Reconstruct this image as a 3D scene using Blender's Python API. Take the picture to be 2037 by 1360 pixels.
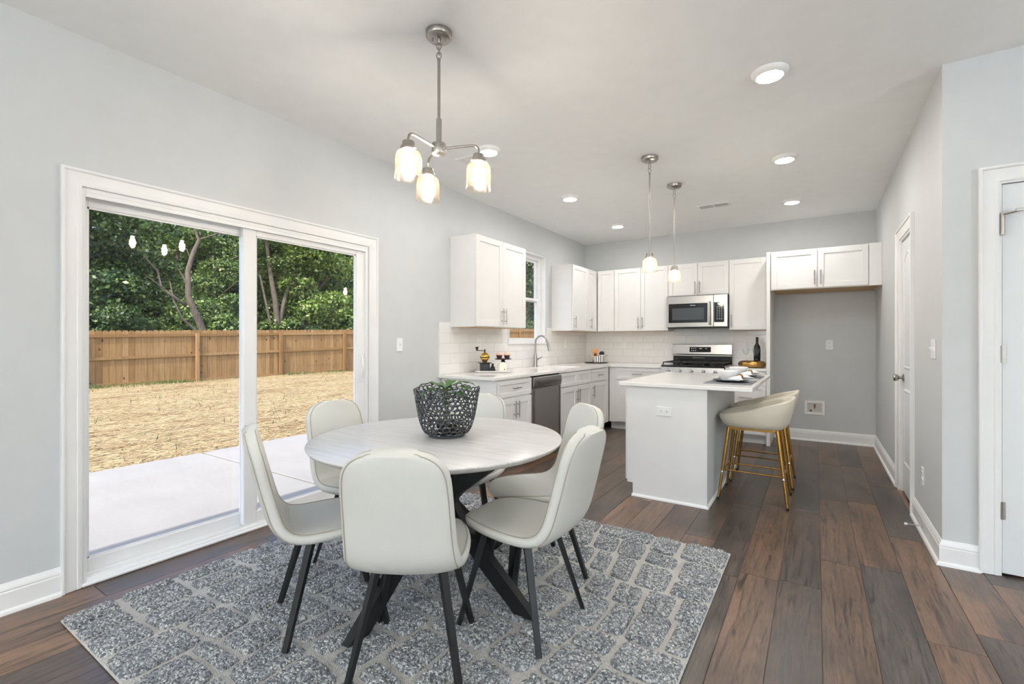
import bpy, math, random
import numpy as np
from mathutils import Vector, Matrix

for o in list(bpy.data.objects):
    bpy.data.objects.remove(o, do_unlink=True)
sc = bpy.context.scene
C = sc.collection
PI = math.pi
random.seed(11)

# ------------------------------------------------------------------ camera
YAW = 0.5775
cd = bpy.data.cameras.new('camera')
cd.sensor_width = 36.0
cd.lens = 928.8 * 36.0 / 2037.0
cd.shift_y = -1.85 / 2037.0
cd.clip_start = 0.05
cd.clip_end = 500
cam = bpy.data.objects.new('camera', cd)
C.objects.link(cam)
cam.location = (0, 0, 1.226)
cam.rotation_euler = (PI / 2, 0, YAW)
sc.camera = cam

# ------------------------------------------------------------------ world, sun, exposure
SUN_TO = Vector((0.17, -0.50, 0.82)).normalized()
w = bpy.data.worlds.new('world')
sc.world = w
w.use_nodes = True
nt = w.node_tree
nt.nodes.clear()
wo = nt.nodes.new('ShaderNodeOutputWorld')
bg = nt.nodes.new('ShaderNodeBackground')
sky = nt.nodes.new('ShaderNodeTexSky')
sky.sky_type = 'NISHITA'
sky.sun_disc = False
sky.sun_elevation = math.asin(SUN_TO.z)
sky.sun_rotation = math.atan2(SUN_TO.x, SUN_TO.y)
sky.air_density = 1.0
sky.dust_density = 2.0
bg.inputs['Strength'].default_value = 0.50
nt.links.new(sky.outputs[0], bg.inputs[0])
nt.links.new(bg.outputs[0], wo.inputs[0])

sd = bpy.data.lights.new('sun', 'SUN')
sd.energy = 5.2
sd.angle = math.radians(0.8)
sd.color = (1.0, 0.95, 0.86)
sun = bpy.data.objects.new('sun', sd)
C.objects.link(sun)
sun.location = (-10, -10, 30)
sun.rotation_euler = (-SUN_TO).to_track_quat('-Z', 'Y').to_euler()

sc.view_settings.view_transform = 'Standard'
sc.view_settings.look = 'None'
sc.view_settings.gamma = 1.0
sc.view_settings.use_curve_mapping = False
sc.view_settings.exposure = 0.08
cy = sc.cycles
cy.use_denoising = True
cy.max_bounces = 10
cy.diffuse_bounces = 6
cy.glossy_bounces = 4
cy.transmission_bounces = 6
cy.transparent_max_bounces = 24
cy.caustics_reflective = False
cy.caustics_refractive = False
cy.sample_clamp_indirect = 6.0
DOWNLIGHT = 195.0      # radiance of the downlight lenses
BULB = 215.0          # radiance of the filament bulbs
FILL_DRUM = 33.0           # radiance of the drum shades on the added fill lamps

# ------------------------------------------------------------------ helpers
def lin(c):
    c /= 255.0
    return c / 12.92 if c <= 0.04045 else ((c + 0.055) / 1.055) ** 2.4
def S(r, g, b):
    return (lin(r), lin(g), lin(b))

class MB:
    """collects shapes and links them as ONE mesh object"""
    def __init__(self):
        self.v = []; self.f = []; self.M = None
    def add(self, vs, fs):
        n = len(self.v)
        if self.M is not None:
            vs = [tuple(self.M @ Vector(p)) for p in vs]
        self.v += [tuple(p) for p in vs]
        self.f += [tuple(i + n for i in q) for q in fs]
        return self
    def box(self, x0, x1, y0, y1, z0, z1, b=0.0):
        if x0 > x1: x0, x1 = x1, x0
        if y0 > y1: y0, y1 = y1, y0
        if z0 > z1: z0, z1 = z1, z0
        b = min(b, (x1 - x0) * .45, (y1 - y0) * .45, (z1 - z0) * .45)
        if b <= 0:
            vs = [(x, y, z) for z in (z0, z1) for y in (y0, y1) for x in (x0, x1)]
            fs = [(0, 2, 3, 1), (4, 5, 7, 6), (0, 1, 5, 4), (2, 6, 7, 3), (0, 4, 6, 2), (1, 3, 7, 5)]
            return self.add(vs, fs)
        vs = []; ix = {}
        lo = (x0, y0, z0); hi = (x1, y1, z1)
        for sx in (0, 1):
            for sy in (0, 1):
                for sz in (0, 1):
                    s = (sx, sy, sz)
                    for a in range(3):
                        p = []
                        for k in range(3):
                            e = hi[k] if s[k] else lo[k]
                            if k != a: e += -b if s[k] else b
                            p.append(e)
                        ix[(s, a)] = len(vs); vs.append(tuple(p))
        fs = []
        def quad(i, j, k, l, nrm):
            a, bb, c = Vector(vs[i]), Vector(vs[j]), Vector(vs[k])
            if (bb - a).cross(c - bb).dot(nrm) < 0: fs.append((l, k, j, i))
            else: fs.append((i, j, k, l))
        for a in range(3):
            o1, o2 = [k for k in range(3) if k != a]
            for sgn in (0, 1):
                def key(u, t):
                    s = [0, 0, 0]; s[a] = sgn; s[o1] = u; s[o2] = t
                    return ix[(tuple(s), a)]
                n = [0, 0, 0]; n[a] = 1 if sgn else -1
                quad(key(0, 0), key(1, 0), key(1, 1), key(0, 1), Vector(n))
            for u in (0, 1):
                for t in (0, 1):
                    s0 = [0, 0, 0]; s1 = [0, 0, 0]
                    s1[a] = 1
                    s0[o1] = s1[o1] = u; s0[o2] = s1[o2] = t
                    n = [0, 0, 0]; n[o1] = 1 if u else -1; n[o2] = 1 if t else -1
                    quad(ix[(tuple(s0), o1)], ix[(tuple(s1), o1)], ix[(tuple(s1), o2)], ix[(tuple(s0), o2)], Vector(n))
        for sx in (0, 1):
            for sy in (0, 1):
                for sz in (0, 1):
                    s = (sx, sy, sz)
                    i, j, k = ix[(s, 0)], ix[(s, 1)], ix[(s, 2)]
                    n = Vector([1 if t else -1 for t in s])
                    a, bb, c = Vector(vs[i]), Vector(vs[j]), Vector(vs[k])
                    fs.append((i, j, k) if (bb - a).cross(c - bb).dot(n) > 0 else (k, j, i))
        return self.add(vs, fs)
    def loft(self, rings, cap0=True, cap1=True, closed=False):
        n = len(rings[0]); vs = [p for r in rings for p in r]; fs = []
        m = len(rings)
        for i in range(m if closed else m - 1):
            a = i * n; b = ((i + 1) % m) * n
            for j in range(n):
                k = (j + 1) % n
                fs.append((a + j, a + k, b + k, b + j))
        if not closed:
            if cap0: fs.append(tuple(range(n - 1, -1, -1)))
            if cap1: fs.append(tuple((m - 1) * n + j for j in range(n)))
        return self.add(vs, fs)
    def lathe(self, prof, c=(0, 0, 0), n=24, axis='z', cap0=True, cap1=True):
        rings = []
        for r, h in prof:
            ring = []
            for j in range(n):
                t = 2 * PI * j / n
                a, b = r * math.cos(t), r * math.sin(t)
                if axis == 'z': p = (c[0] + a, c[1] + b, c[2] + h)
                elif axis == 'y': p = (c[0] + b, c[1] + h, c[2] + a)
                else: p = (c[0] + h, c[1] + a, c[2] + b)
                ring.append(p)
            rings.append(ring)
        return self.loft(rings, cap0, cap1)
    def tube(self, pts, r, n=10, closed=False, cap=True):
        pts = [Vector(p) for p in pts]
        m = len(pts)
        rs = r if isinstance(r, (list, tuple)) else [r] * m
        rings = []
        up = None
        for i, p in enumerate(pts):
            if closed: t = pts[(i + 1) % m] - pts[i - 1]
            elif i == 0: t = pts[1] - pts[0]
            elif i == m - 1: t = pts[-1] - pts[-2]
            else: t = (pts[i + 1] - pts[i]).normalized() + (pts[i] - pts[i - 1]).normalized()
            t.normalize()
            if up is None:
                up = Vector((0, 0, 1)) if abs(t.z) < .9 else Vector((1, 0, 0))
            u = t.cross(up).normalized(); v = u.cross(t).normalized(); up = v
            rings.append([tuple(p + (u * math.cos(2 * PI * j / n) + v * math.sin(2 * PI * j / n)) * rs[i]) for j in range(n)])
        return self.loft(rings, cap, cap, closed)
    def bar(self, p0, p1, w0, t0, w1=None, t1=None, side=(1, 0, 0)):
        """straight bar with rectangular section: w along side, t across"""
        p0, p1 = Vector(p0), Vector(p1); d = (p1 - p0).normalized()
        s = Vector(side); s = (s - d * s.dot(d)).normalized(); q = d.cross(s)
        w1 = w0 if w1 is None else w1; t1 = t0 if t1 is None else t1
        rings = []
        for p, ww, tt in ((p0, w0, t0), (p1, w1, t1)):
            rings.append([tuple(p + s * ww / 2 * a + q * tt / 2 * b) for a, b in ((-1, -1), (1, -1), (1, 1), (-1, 1))])
        return self.loft(rings)
    def prism(self, poly, z0, z1, axis='z', cap=True):
        """polygon extruded along an axis; poly in the two other coordinates in order"""
        def mp(a, b, h):
            return {'z': (a, b, h), 'y': (a, h, b), 'x': (h, a, b)}[axis]
        return self.loft([[mp(a, b, z0) for a, b in poly], [mp(a, b, z1) for a, b in poly]], cap, cap)
    def mesh(self, name, smooth=None):
        me = bpy.data.meshes.new(name)
        me.from_pydata(self.v, [], self.f)
        fix_normals(me)
        if smooth is not None:
            me.polygons.foreach_set('use_smooth', [True] * len(me.polygons))
            if smooth < 170: me.set_sharp_from_angle(angle=math.radians(smooth))
        me.update()
        return me
    def build(self, name, mat, parent=None, smooth=None):
        return obj(name, self.mesh(name, smooth), mat, parent)

import bmesh
def fix_normals(me):
    bm = bmesh.new(); bm.from_mesh(me)
    bmesh.ops.recalc_face_normals(bm, faces=bm.faces[:])
    bm.to_mesh(me); bm.free()

def obj(name, me, mat, parent=None, loc=None):
    o = bpy.data.objects.new(name, me)
    if mat is not None and not me.materials:
        for m in (mat if isinstance(mat, list) else [mat]): me.materials.append(m)
    C.objects.link(o)
    if parent is not None: o.parent = parent
    if loc is not None: o.location = loc
    return o
def tag(o, label, cat, group=None):
    o['label'] = label; o['category'] = cat
    if group: o['group'] = group
    return o
def thing(name, label, cat, loc=(0, 0, 0), rz=0.0, group=None):
    o = bpy.data.objects.new(name, None); C.objects.link(o)
    o.empty_display_size = .05
    o.location = loc; o.rotation_euler = (0, 0, rz)
    return tag(o, label, cat, group)
def struct(o, label=None, cat=None):
    o['kind'] = 'structure'
    if label: o['label'] = label
    if cat: o['category'] = cat
    return o
def copy_tree(o, parent=None):
    c = o.copy(); C.objects.link(c); c.parent = parent
    for ch in list(o.children): copy_tree(ch, c)
    return c

# ------------------------------------------------------------------ materials
def new_mat(name):
    m = bpy.data.materials.new(name); m.use_nodes = True
    t = m.node_tree; t.nodes.clear()
    return m, t, t.nodes, t.links
def N(nodes, kind, **kw):
    n = nodes.new(kind)
    for k, v in kw.items(): setattr(n, k, v)
    return n
def ramp(nodes, stops, interp='LINEAR'):
    r = nodes.new('ShaderNodeValToRGB'); r.color_ramp.interpolation = interp
    e = r.color_ramp.elements
    while len(e) < len(stops): e.new(0.5)
    for el, (p, c) in zip(e, stops):
        el.position = p; el.color = (c[0], c[1], c[2], 1)
    return r
def pbr(name, col, rough=.5, metal=0., var=0., scale=8., bump=0., bscale=60., stretch=(1, 1, 1), emit=None, estr=0., ior=1.45, coat=0., sheen=0.):
    m, t, nd, lk = new_mat(name)
    out = N(nd, 'ShaderNodeOutputMaterial'); p = N(nd, 'ShaderNodeBsdfPrincipled')
    lk.new(p.outputs[0], out.inputs[0])
    p.inputs['Base Color'].default_value = (*col, 1)
    p.inputs['Roughness'].default_value = rough
    p.inputs['Metallic'].default_value = metal
    p.inputs['IOR'].default_value = ior
    p.inputs['Coat Weight'].default_value = coat
    if sheen: p.inputs['Sheen Weight'].default_value = sheen
    if emit:
        p.inputs['Emission Color'].default_value = (*emit, 1); p.inputs['Emission Strength'].default_value = estr
    tc = N(nd, 'ShaderNodeTexCoord'); mp = N(nd, 'ShaderNodeMapping'); mp.inputs['Scale'].default_value = stretch
    lk.new(tc.outputs['Object'], mp.inputs[0])
    nz = N(nd, 'ShaderNodeTexNoise'); nz.inputs['Scale'].default_value = scale; nz.inputs['Detail'].default_value = 4
    lk.new(mp.outputs[0], nz.inputs['Vector'])
    v = max(var, .015)
    r = ramp(nd, [(.3, tuple(c * (1 - v) for c in col)), (.7, tuple(min(1, c * (1 + v)) for c in col))])
    lk.new(nz.outputs[0], r.inputs[0]); lk.new(r.outputs[0], p.inputs['Base Color'])
    if bump > 0:
        n2 = N(nd, 'ShaderNodeTexNoise'); n2.inputs['Scale'].default_value = bscale; n2.inputs['Detail'].default_value = 5
        lk.new(mp.outputs[0], n2.inputs['Vector'])
        b = N(nd, 'ShaderNodeBump'); b.inputs['Strength'].default_value = bump; b.inputs['Distance'].default_value = .01
        lk.new(n2.outputs[0], b.inputs['Height']); lk.new(b.outputs[0], p.inputs['Normal'])
    return m

M = {}
M['wall'] = pbr('wall_paint', S(204, 206, 206), .6, bump=.05, bscale=180)
M['ceiling'] = pbr('ceiling_paint', S(240, 241, 240), .8, bump=.05, bscale=160)
M['trim'] = pbr('trim_white', S(238, 238, 237), .35)
M['vinyl'] = pbr('vinyl_white', S(240, 240, 239), .3)
M['door'] = pbr('door_paint', S(226, 229, 230), .4)
M['cab'] = pbr('cabinet_white', S(231, 230, 228), .35)
M['cabdark'] = pbr('cabinet_gap', S(60, 58, 56), .8)
M['quartz'] = pbr('quartz_white', S(240, 238, 235), .12, var=.03, scale=30)
M['tile'] = pbr('glazed_tile', S(237, 236, 234), .12, var=.03, scale=3, bump=.04, bscale=14)
M['grout'] = pbr('grout', S(220, 219, 216), .8)
M['plate'] = pbr('outlet_plastic', S(240, 240, 238), .35)
M['slot'] = pbr('outlet_slot', S(70, 68, 66), .6)
M['nickel'] = pbr('brushed_nickel', S(168, 163, 157), .32, 1.0, var=.06, scale=40)
M['chrome'] = pbr('satin_chrome', S(200, 198, 195), .18, 1.0)
M['steel'] = pbr('stainless_steel', S(176, 174, 171), .26, 1.0, var=.05, scale=3, stretch=(1, 1, 60))
M['steel_dark'] = pbr('dark_stainless_steel', S(176, 174, 171), .48, 1.0, var=.08, scale=3, stretch=(60, 60, 1))
M['black_gloss'] = pbr('black_glass', S(14, 14, 15), .06)
M['black_enamel'] = pbr('black_enamel', S(18, 18, 19), .18)
M['iron'] = pbr('cast_iron', S(26, 26, 27), .5, bump=.1, bscale=200)
M['black_metal'] = pbr('black_powder_coat', S(24, 24, 25), .38)
M['gold'] = pbr('brushed_gold', S(170, 128, 66), .25, 1.0, var=.1, scale=20)
M['gold_ham'] = pbr('hammered_gold', S(176, 136, 78), .22, 1.0, var=.15, scale=12, bump=.6, bscale=55)
M['leather'] = pbr('cream_leatherette', S(213, 212, 205), .42, var=.03, scale=4, bump=.12, bscale=260)
M['piping'] = pbr('piping_taupe', S(168, 160, 144), .55)
M['stool'] = pbr('stool_velvet', S(205, 197, 180), .6, var=.05, scale=5, bump=.15, bscale=240, sheen=.3)
M['ceramic'] = pbr('white_ceramic', S(240, 240, 240), .18)
M['charcoal'] = pbr('charcoal_stoneware', S(74, 78, 84), .3)
M['linen'] = pbr('white_linen', S(242, 241, 240), .8, bump=.2, bscale=200)
M['rubber'] = pbr('black_rubber', S(18, 18, 18), .7)
M['birch'] = pbr('raw_birch', S(198, 164, 120), .6, var=.1, scale=4, stretch=(3, 30, 3))
M['concrete'] = pbr('patio_concrete', S(148, 145, 140), .85, var=.05, scale=2.5, bump=.15, bscale=90)
M['joint'] = pbr('joint_sand', S(140, 122, 94), .9)
M['bark'] = pbr('bark', S(104, 92, 80), .9, var=.3, scale=5, bump=.6, bscale=14, stretch=(4, 4, 1))
M['bottle'] = pbr('dark_bottle_glass', S(10, 12, 12), .05)
M['label'] = pbr('paper_label', S(28, 26, 28), .6)
M['print'] = pbr('white_print', S(225, 225, 222), .6)
M['frosting'] = pbr('pink_frosting', S(232, 196, 178), .55, var=.08, scale=80, bump=.3, bscale=150)
M['cake'] = pbr('chocolate_cake_cup', S(74, 40, 38), .7, bump=.4, bscale=120)
M['yellow'] = pbr('brass_dome', S(232, 190, 96), .2, .85)
M['black_wood'] = pbr('black_stained_wood', S(28, 28, 34), .4)
M['plantleaf'] = pbr('plant_leaf', S(70, 104, 52), .45, var=.3, scale=18)
M['stem'] = pbr('plant_stem', S(86, 96, 52), .6)
M['soil'] = pbr('soil', S(52, 44, 36), .9, bump=.5, bscale=80)
M['basket'] = pbr('charcoal_metal_basket', S(92, 95, 98), .2, .9, bump=.1, bscale=60)
M['cardboard'] = pbr('orange_card', S(226, 160, 100), .7, var=.06, scale=10)
M['key'] = pbr('keypad_print', S(210, 210, 208), .5)
M['display'] = pbr('display_lit', S(190, 225, 205), .4, emit=S(190, 230, 205), estr=.6)
M['cream'] = pbr('cream_stoneware', S(238, 232, 218), .3)
M['yard_tag'] = pbr('blue_black', S(40, 42, 60), .4)

def emission(name, col, strength):
    m, t, nd, lk = new_mat(name)
    out = N(nd, 'ShaderNodeOutputMaterial'); e = N(nd, 'ShaderNodeEmission')
    e.inputs[0].default_value = (*col, 1); e.inputs[1].default_value = strength
    lk.new(e.outputs[0], out.inputs[0]); return m
M['lens'] = emission('downlight_lens', (1.0, .97, .935), DOWNLIGHT)
M['filament'] = emission('filament_bulb', (1.0, .95, .88), BULB)
M['drum'] = emission('fill_drum_shade', (.85, .935, 1.0), FILL_DRUM)  # cool glow of the added fill lamps
M['drum_top'] = emission('fill_drum_top', (.85, .935, 1.0), FILL_DRUM * 7)  # stronger upward glow of the same added lamps

def thin_glass(name, refl_rough=.0, tint=(1, 1, 1), haze=0., haze_col=(1, 1, 1), bump=0., ior=1.32):
    """clear thin pane: lets light through, mirrors by Fresnel, optional seeds and haze"""
    m, t, nd, lk = new_mat(name)
    out = N(nd, 'ShaderNodeOutputMaterial')
    tr = N(nd, 'ShaderNodeBsdfTransparent'); tr.inputs[0].default_value = (*tint, 1)
    gl = N(nd, 'ShaderNodeBsdfGlossy'); gl.inputs['Roughness'].default_value = refl_rough
    # the same index on both faces of the thin pane (rays pass it unrefracted)
    fr = N(nd, 'ShaderNodeFresnel'); ge = N(nd, 'ShaderNodeNewGeometry'); ii = N(nd, 'ShaderNodeMath', operation='MULTIPLY_ADD')
    ii.inputs[1].default_value = 1 / ior - ior; ii.inputs[2].default_value = ior
    lk.new(ge.outputs['Backfacing'], ii.inputs[0]); lk.new(ii.outputs[0], fr.inputs[0])
    mx = N(nd, 'ShaderNodeMixShader')
    lk.new(fr.outputs[0], mx.inputs[0]); lk.new(tr.outputs[0], mx.inputs[1]); lk.new(gl.outputs[0], mx.inputs[2])
    last = mx
    if haze > 0:
        tl = N(nd, 'ShaderNodeBsdfTranslucent'); tl.inputs[0].default_value = (*haze_col, 1)
        tc = N(nd, 'ShaderNodeTexCoord'); nz = N(nd, 'ShaderNodeTexNoise'); nz.inputs['Scale'].default_value = 130; nz.inputs['Detail'].default_value = 3
        lk.new(tc.outputs['Object'], nz.inputs['Vector'])
        rp = ramp(nd, [(.42, (haze * .7,) * 3), (.66, (min(1, haze * 1.8),) * 3)])
        lk.new(nz.outputs[0], rp.inputs[0])
        m2 = N(nd, 'ShaderNodeMixShader')
        lk.new(rp.outputs[0], m2.inputs[0]); lk.new(mx.outputs[0], m2.inputs[1]); lk.new(tl.outputs[0], m2.inputs[2])
        if bump > 0:
            b = N(nd, 'ShaderNodeBump'); b.inputs['Strength'].default_value = bump; b.inputs['Distance'].default_value = .004
            lk.new(nz.outputs[0], b.inputs['Height']); lk.new(b.outputs[0], gl.inputs['Normal'])
        last = m2
    lk.new(last.outputs[0], out.inputs[0])
    return m
M['pane'] = thin_glass('window_glass')
M['shade'] = thin_glass('seeded_glass', .05, (1, .96, .91), .008, (1, .78, .54), .5)
M['wineglass'] = thin_glass('wine_glass', .0, (.97, .98, .98))

def wood_floor():
    m, t, nd, lk = new_mat('vinyl_plank')
    out = N(nd, 'ShaderNodeOutputMaterial'); p = N(nd, 'ShaderNodeBsdfPrincipled'); lk.new(p.outputs[0], out.inputs[0])
    geo = N(nd, 'ShaderNodeNewGeometry'); oi = N(nd, 'ShaderNodeObjectInfo')
    ad = N(nd, 'ShaderNodeMath', operation='ADD'); lk.new(geo.outputs['Random Per Island'], ad.inputs[0]); lk.new(oi.outputs['Random'], ad.inputs[1])
    fr = N(nd, 'ShaderNodeMath', operation='FRACT'); lk.new(ad.outputs[0], fr.inputs[0])
    mul = N(nd, 'ShaderNodeMath', operation='MULTIPLY'); mul.inputs[1].default_value = 57.0; lk.new(fr.outputs[0], mul.inputs[0])
    cmb = N(nd, 'ShaderNodeCombineXYZ'); lk.new(mul.outputs[0], cmb.inputs[2])
    va = N(nd, 'ShaderNodeVectorMath', operation='ADD'); lk.new(geo.outputs['Position'], va.inputs[0]); lk.new(cmb.outputs[0], va.inputs[1])
    def noise(scale, stretch, detail, dist):
        mp = N(nd, 'ShaderNodeMapping'); mp.inputs['Scale'].default_value = stretch; lk.new(va.outputs[0], mp.inputs[0])
        n = N(nd, 'ShaderNodeTexNoise'); n.inputs['Scale'].default_value = scale; n.inputs['Detail'].default_value = detail
        n.inputs['Distortion'].default_value = dist; lk.new(mp.outputs[0], n.inputs['Vector']); return n
    big = noise(2.6, (1.6, .55, 1), 3, .6)
    grain = noise(6, (9, .55, 1), 7, 1.2)
    fine = noise(30, (9, .6, 1), 4, .2)
    base = ramp(nd, [(.0, S(80, 70, 64)), (.22, S(104, 86, 74)), (.42, S(82, 77, 74)), (.6, S(130, 101, 80)), (.78, S(94, 77, 66)), (.92, S(148, 117, 92)), (1., S(88, 81, 77))], 'LINEAR')
    lk.new(fr.outputs[0], base.inputs[0])
    r1 = ramp(nd, [(.30, (.40, .40, .43)), (.5, (.82, .80, .79)), (.72, (1.2, 1.1, 1.0))]); lk.new(big.outputs[0], r1.inputs[0])
    r2 = ramp(nd, [(.34, (.34, .32, .32)), (.46, (.86, .86, .86)), (.66, (1.2, 1.16, 1.10))]); lk.new(grain.outputs[0], r2.inputs[0])
    r3 = ramp(nd, [(.32, (.72, .72, .72)), (.6, (1.08, 1.08, 1.08))]); lk.new(fine.outputs[0], r3.inputs[0])
    last = base
    for r in (r1, r2, r3):
        mx = N(nd, 'ShaderNodeMix', data_type='RGBA', blend_type='MULTIPLY'); mx.inputs['Factor'].default_value = 1
        lk.new(last.outputs[0] if last is base else last.outputs['Result'], mx.inputs['A']); lk.new(r.outputs[0], mx.inputs['B']); last = mx
    lk.new(last.outputs['Result'], p.inputs['Base Color'])
    rr = ramp(nd, [(.3, (.30,) * 3), (.7, (.42,) * 3)]); lk.new(grain.outputs[0], rr.inputs[0]); lk.new(rr.outputs[0], p.inputs['Roughness'])
    p.inputs['IOR'].default_value = 1.6
    b = N(nd, 'ShaderNodeBump'); b.inputs['Strength'].default_value = .12; b.inputs['Distance'].default_value = .004
    lk.new(grain.outputs[0], b.inputs['Height']); lk.new(b.outputs[0], p.inputs['Normal'])
    return m
M['plank'] = wood_floor()
M['seam'] = pbr('plank_seam', S(120, 104, 92), .7)

def fence_wood():
    m, t, nd, lk = new_mat('pine_fence')
    out = N(nd, 'ShaderNodeOutputMaterial'); p = N(nd, 'ShaderNodeBsdfPrincipled'); lk.new(p.outputs[0], out.inputs[0])
    geo = N(nd, 'ShaderNodeNewGeometry'); oi = N(nd, 'ShaderNodeObjectInfo')
    mp = N(nd, 'ShaderNodeMapping'); mp.inputs['Scale'].default_value = (7, 7, .7); lk.new(geo.outputs['Position'], mp.inputs[0])
    g = N(nd, 'ShaderNodeTexNoise'); g.inputs['Scale'].default_value = 3; g.inputs['Detail'].default_value = 5; lk.new(mp.outputs[0], g.inputs['Vector'])
    base = ramp(nd, [(0, S(136, 100, 58)), (.3, S(160, 124, 78)), (.55, S(146, 110, 66)), (.8, S(168, 134, 90)), (1, S(140, 104, 60))]); lk.new(oi.outputs['Random'], base.inputs[0])
    r = ramp(nd, [(.3, (.76, .74, .70)), (.7, (1.1, 1.1, 1.08))]); lk.new(g.outputs[0], r.inputs[0])
    mx = N(nd, 'ShaderNodeMix', data_type='RGBA', blend_type='MULTIPLY'); mx.inputs['Factor'].default_value = 1
    lk.new(base.outputs[0], mx.inputs['A']); lk.new(r.outputs[0], mx.inputs['B'])
    vo = N(nd, 'ShaderNodeTexVoronoi'); vo.inputs['Scale'].default_value = 3.1
    m2 = N(nd, 'ShaderNodeMapping'); m2.inputs['Scale'].default_value = (1, 1.4, .8); lk.new(geo.outputs['Position'], m2.inputs[0]); lk.new(m2.outputs[0], vo.inputs['Vector'])
    k = ramp(nd, [(.075, (1, 1, 1)), (.13, (0, 0, 0))]); lk.new(vo.outputs['Distance'], k.inputs[0])
    mk = N(nd, 'ShaderNodeMix', data_type='RGBA'); lk.new(k.outputs[0], mk.inputs['Factor']); lk.new(mx.outputs['Result'], mk.inputs['A'])
    mk.inputs['B'].default_value = (*S(72, 44, 22), 1)
    lk.new(mk.outputs['Result'], p.inputs['Base Color']); p.inputs['Roughness'].default_value = .8
    return m
M['fence'] = fence_wood()

def straw_ground():
    m, t, nd, lk = new_mat('straw_ground')
    out = N(nd, 'ShaderNodeOutputMaterial'); p = N(nd, 'ShaderNodeBsdfPrincipled'); lk.new(p.outputs[0], out.inputs[0])
    geo = N(nd, 'ShaderNodeNewGeometry')
    def nz(s, st, d=4):
        mp = N(nd, 'ShaderNodeMapping'); mp.inputs['Scale'].default_value = st; lk.new(geo.outputs['Position'], mp.inputs[0])
        n = N(nd, 'ShaderNodeTexNoise'); n.inputs['Scale'].default_value = s; n.inputs['Detail'].default_value = d; lk.new(mp.outputs[0], n.inputs['Vector']); return n
    a = nz(1.1, (1.2, .35, 1), 4); b = nz(26, (1, .6, 1), 5); c = nz(9, (1, .4, 1), 4)
    ra = ramp(nd, [(.34, S(124, 98, 64)), (.46, S(154, 137, 102)), (.6, S(164, 149, 114)), (.72, S(132, 104, 68))]); lk.new(a.outputs[0], ra.inputs[0])
    rb = ramp(nd, [(.34, (.55, .50, .44)), (.5, (.95, .94, .92)), (.68, (1.2, 1.18, 1.12))]); lk.new(b.outputs[0], rb.inputs[0])
    rc = ramp(nd, [(.3, (.8, .78, .74)), (.6, (1.06, 1.06, 1.05))]); lk.new(c.outputs[0], rc.inputs[0])
    last = ra.outputs[0]
    for r in (rb, rc):
        mx = N(nd, 'ShaderNodeMix', data_type='RGBA', blend_type='MULTIPLY'); mx.inputs['Factor'].default_value = 1
        lk.new(last, mx.inputs['A']); lk.new(r.outputs[0], mx.inputs['B']); last = mx.outputs['Result']
    # woodland floor beyond the fence
    sx = N(nd, 'ShaderNodeSeparateXYZ'); lk.new(geo.outputs['Position'], sx.inputs[0])
    lt = N(nd, 'ShaderNodeMath', operation='LESS_THAN'); lt.inputs[1].default_value = -17.2; lk.new(sx.outputs[0], lt.inputs[0])
    mw = N(nd, 'ShaderNodeMix', data_type='RGBA'); lk.new(lt.outputs[0], mw.inputs['Factor']); lk.new(last, mw.inputs['A']); mw.inputs['B'].default_value = (*S(64, 60, 40), 1)
    lk.new(mw.outputs['Result'], p.inputs['Base Color']); p.inputs['Roughness'].default_value = .9
    bp = N(nd, 'ShaderNodeBump'); bp.inputs['Strength'].default_value = .8; bp.inputs['Distance'].default_value = .04
    lk.new(b.outputs[0], bp.inputs['Height']); lk.new(bp.outputs[0], p.inputs['Normal'])
    return m
M['straw'] = straw_ground()

def island_ramp(name, stops, rough=.7, transl=0.):
    """colour picked per loose piece (each leaf, each strand)"""
    m, t, nd, lk = new_mat(name)
    out = N(nd, 'ShaderNodeOutputMaterial'); p = N(nd, 'ShaderNodeBsdfPrincipled'); p.inputs['Roughness'].default_value = rough
    g = N(nd, 'ShaderNodeNewGeometry'); r = ramp(nd, stops); lk.new(g.outputs['Random Per Island'], r.inputs[0]); lk.new(r.outputs[0], p.inputs['Base Color'])
    if transl > 0:
        tl = N(nd, 'ShaderNodeBsdfTranslucent'); lk.new(r.outputs[0], tl.inputs[0])
        mx = N(nd, 'ShaderNodeMixShader'); mx.inputs[0].default_value = transl
        lk.new(p.outputs[0], mx.inputs[1]); lk.new(tl.outputs[0], mx.inputs[2]); lk.new(mx.outputs[0], out.inputs[0])
    else: lk.new(p.outputs[0], out.inputs[0])
    return m
M['strand'] = island_ramp('straw_strand', [(0, S(118, 88, 50)), (.4, S(158, 137, 96)), (.8, S(178, 164, 126)), (1, S(102, 72, 38))])
M['grass'] = island_ramp('grass_blade', [(0, S(72, 94, 38)), (.5, S(104, 120, 62)), (1, S(132, 138, 88))], .6, .3)
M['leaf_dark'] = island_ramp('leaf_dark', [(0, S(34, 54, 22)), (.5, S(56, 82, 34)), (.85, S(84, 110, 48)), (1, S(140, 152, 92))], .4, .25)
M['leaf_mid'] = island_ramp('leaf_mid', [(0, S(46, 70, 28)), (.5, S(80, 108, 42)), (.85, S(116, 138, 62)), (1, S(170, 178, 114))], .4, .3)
M['leaf_bright'] = island_ramp('leaf_bright', [(0, S(70, 98, 34)), (.5, S(110, 138, 54)), (.85, S(146, 164, 80)), (1, S(188, 192, 128))], .4, .3)

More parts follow.
